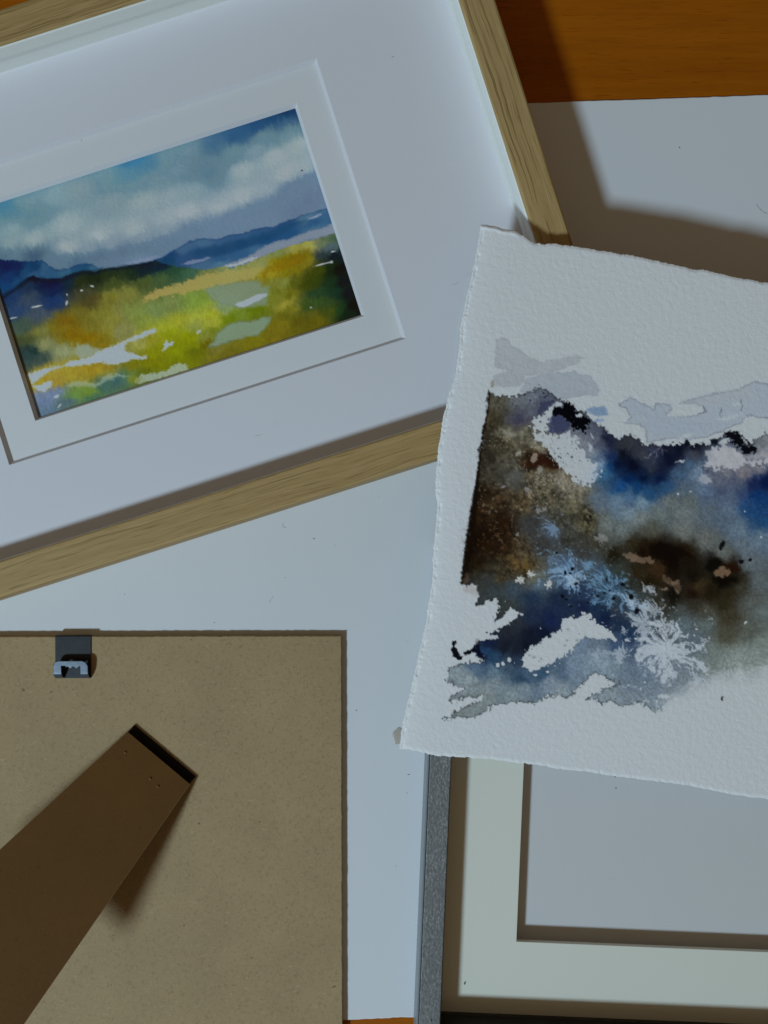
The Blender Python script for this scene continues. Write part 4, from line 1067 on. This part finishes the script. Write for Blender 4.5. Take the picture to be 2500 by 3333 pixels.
def deckled():
    left = [(1565, 731), (1548, 836), (1525, 941), (1502, 1039), (1495, 1122), (1484, 1212), (1461, 1288), (1442, 1363), (1427, 1469), (1419, 1550), (1417, 1600), (1424, 1643), (1414, 1764), (1404, 1914), (1386, 2027), (1363, 2125), (1345, 2201), (1330, 2269), (1314, 2339), (1305, 2385), (1300, 2438)]
    topc = [(1565, 731), (1612, 737), (1676, 750), (1695, 760), (1717, 773), (1740, 791), (1808, 793), (1883, 805), (1943, 813), (2049, 828), (2184, 860), (2305, 881), (2425, 907), (2520, 922), (3500, 1085)]
    bot = [(1300, 2438), (1345, 2443), (1372, 2449), (1393, 2454), (1435, 2463), (1477, 2465), (1513, 2465), (1577, 2470), (1637, 2477), (1700, 2485), (1853, 2505), (2003, 2528), (2214, 2554), (2380, 2585), (2520, 2606), (3400, 2735)]
    ny = 600
    # columns: dense over the visible part, sparse beyond
    sx = np.concatenate([np.linspace(0, .525, 360), np.linspace(.525, 1, 60)[1:]])
    nx = len(sx)
    def fr(P):                         # parametrise by share of the x extent so both curves run together
        P = np.array(P, float)
        xs = P[0, 0] + (P[-1, 0] - P[0, 0]) * sx
        return np.stack([xs, np.interp(xs, P[:, 0], P[:, 1])], 1)
    T = fr(topc); B = fr(bot); Lc = resample(left, ny)
    R = np.stack([np.linspace(T[-1, 0], B[-1, 0], ny), np.linspace(T[-1, 1], B[-1, 1], ny)], 1)
    jag = lambda a, s: 3.8 * (fbm(a / 9, a * 0 + s, s, 4, .65) - .5) * 2 + 7 * (fbm(a / 70, a * 0 + s, s + 1, 2) - .5)
    T[:, 1] += jag(T[:, 0], 1) * np.minimum(1, (T[:, 0] - 1565) / 20)
    B[:, 1] += jag(B[:, 0], 2) * np.minimum(1, (B[:, 0] - 1300) / 20)
    tl = np.linspace(0, 1, ny); edge = np.minimum(1, np.minimum(tl, 1 - tl) * 40)
    Lc[:, 0] += .75 * jag(Lc[:, 1], 3) * edge
    s_ = sx[None, :, None]; t_ = tl[:, None, None]
    G = (1 - t_) * T[None] + t_ * B[None] + (1 - s_) * Lc[:, None] + s_ * R[:, None] \
        - ((1 - s_) * (1 - t_) * T[0] + s_ * (1 - t_) * T[-1] + (1 - s_) * t_ * B[0] + s_ * t_ * B[-1])
    X = G[..., 0].ravel(); Y = G[..., 1].ravel()
    # the sheet leans from the oak rail down to the grey frame
    q = math.radians(7.5)
    dl = (np.abs(X - np.repeat(Lc[:, 0], nx))) / KPX                     # mm from the left edge
    dt = np.abs(Y - np.tile(T[:, 1], ny)) / KPX
    db = np.abs(Y - np.tile(B[:, 1], ny)) / KPX
    dm = np.minimum(dl, np.minimum(dt, db))
    z = np.full(len(X), 28.0)
    for _ in range(5):
        f = (CAM_H - z) / CAM_H / KPX
        x = (X - 1250) * f; y = (1666.5 - Y) * f
        w = x * math.sin(q) + y * math.cos(q)
        z = 30.1 + .0715 * (w - 20)
        z += -1.15 * np.exp(-dl / 5.0) + .25 * np.sin(x / 23 + 1) * np.sin(y / 31)
        lip = np.clip(1 - dm / (.8 + .7 * fbm(X / 12, Y / 12, 4)), 0, 1)
        z += -.42 * lip * (.3 + 1.2 * fbm(X / 8, Y / 8, 5))
        z += -.75 * np.exp(-((dl - 1.35) / .38) ** 2) * np.clip(fbm(Y / 16, X * 0, 2, 3) * 2.6 - .95, 0, 1)
        fold = np.exp(-((dt - 1.1) / .6) ** 2) * sstep(1700, 1670, X)
        z += .3 * fold
    f = (CAM_H - z) / CAM_H / KPX
    x = (X - 1250) * f; y = (1666.5 - Y) * f
    Rr = rad(x, y, z) * 1.04
    base = srgb(Rr * np.array([[.845, .815, .79]]))
    Cc = paint_mountain(X, Y, base)
    alb_ = np.clip(lin(Cc) / Rr, .0025, .88)
    me = grid_mesh('paper', np.stack([x, y, z - SH], 1), nx, ny, alb_, m_paint('mountain_paint', .26, 520, .06), .45)
    root = empty('watercolour_paper', (0, 0, SH), 0, 'thick deckle-edged watercolour paper painted with a dark blue and brown mountain', 'painting')
    link('sheet', me, None, root)
    # dried glue blob peeping out at the lower left corner
    bm = bmesh.new()
    bmesh.ops.create_uvsphere(bm, u_segments=24, v_segments=12, radius=1)
    gx, gy = at(1299, 2396, 20.2)
    for v in bm.verts:
        a_ = math.atan2(v.co.y, v.co.x)
        k = 1 + .10 * math.sin(2 * a_ + 1) + .07 * math.sin(5 * a_)
        v.co = Vector((gx + v.co.x * 2.3 * k, gy + v.co.y * 3.6 * k, 20.0 - SH + v.co.z * .25)) * MM
    g = bpy.data.meshes.new('glue'); bm.to_mesh(g); bm.free()
    go = link('glue_spot', g, M_GLUE, root, smooth=True)
    go['label'] = 'greyish dried glue spot at the lower left corner of the paper'


deckled()


# ------------------------------------------------------------------ dust and fibres lying about
def dust():
    bm = bmesh.new()
    def speck(sx, sy, z, rx, ry, rot):
        x, y = at(sx, sy, z)
        M = Matrix.Translation(Vector((x, y, z + .06)) * MM) @ Matrix.Rotation(rot, 4, 'Z') @ Matrix.Diagonal((rx * MM, ry * MM, .07 * MM, 1))
        bmesh.ops.create_icosphere(bm, subdivisions=1, radius=1, matrix=M)
    GL = SH + GZ + 1.9; GL2 = SH + 9.6
    for sx, sy, z, rx, ry, r in ((1022, 1753, SH, .30, .26, 0), (1160, 2312, SH, .28, .24, 0), (698, 2027, SH, .3, .16, .5), (1279, 185, GL, .55, .10, .1), (2003, 2528, GL2 + 11, .3, .3, 0), (2005, 2565, GL2, .36, .28, .3),
                                 (1513, 3200, SH + 8, .30, .75, -.2), (2443, 2789, GL2, .2, .2, 0), (1261, 1260, GL, .2, .15, 0), (1330, 2521, SH, .55, .13, 0), (1325, 2581, SH, .2, .16, 0), (1404, 3320, SH + PT, .25, .7, .1), (266, 457, GL, .2, .2, 0),
                                 (1826, 279, 0, .25, .2, 0), (2166, 298, 0, .25, .2, 0), (2212, 480, SH, .25, .3, .2), (1288, 2818, SH, .3, .1, .8), (1987, 2772, GL2, .35, .1, .4), (1990, 2862, GL2, .35, .1, -.1)):
        speck(sx, sy, z, rx, ry, r)
    def fibre(pts, z, r):
        prev = None
        for i in range(len(pts)):
            x, y = at(*pts[i], z)
            if prev is not None:
                dx, dy = x - prev[0], y - prev[1]; L = math.hypot(dx, dy)
                M = Matrix.Translation(Vector(((x + prev[0]) / 2, (y + prev[1]) / 2, z + .05)) * MM) @ Matrix.Rotation(math.atan2(dy, dx), 4, 'Z') @ Matrix.Diagonal((L * .55 * MM, r * MM, r * MM, 1))
                bmesh.ops.create_icosphere(bm, subdivisions=1, radius=1, matrix=M)
            prev = (x, y)
    fibre([(2462, 664), (2470, 676), (2482, 688), (2498, 696)], SH, .06)
    fibre([(1470, 926), (1485, 924), (1492, 916)], GL, .06)
    fibre([(830, 1418), (846, 1416), (855, 1412)], GL, .05)
    fibre([(925, 1700), (918, 1712), (932, 1718)], SH, .05)
    fibre([(875, 1962), (885, 1948), (890, 1940)], SH, .05)
    me = bpy.data.meshes.new('dust'); bm.to_mesh(me); bm.free()
    o = link('dust', me, M_DUST)
    tag(o, 'scattered dark dust specks and fibres on the board and glass', 'dust', kind='stuff')


dust()
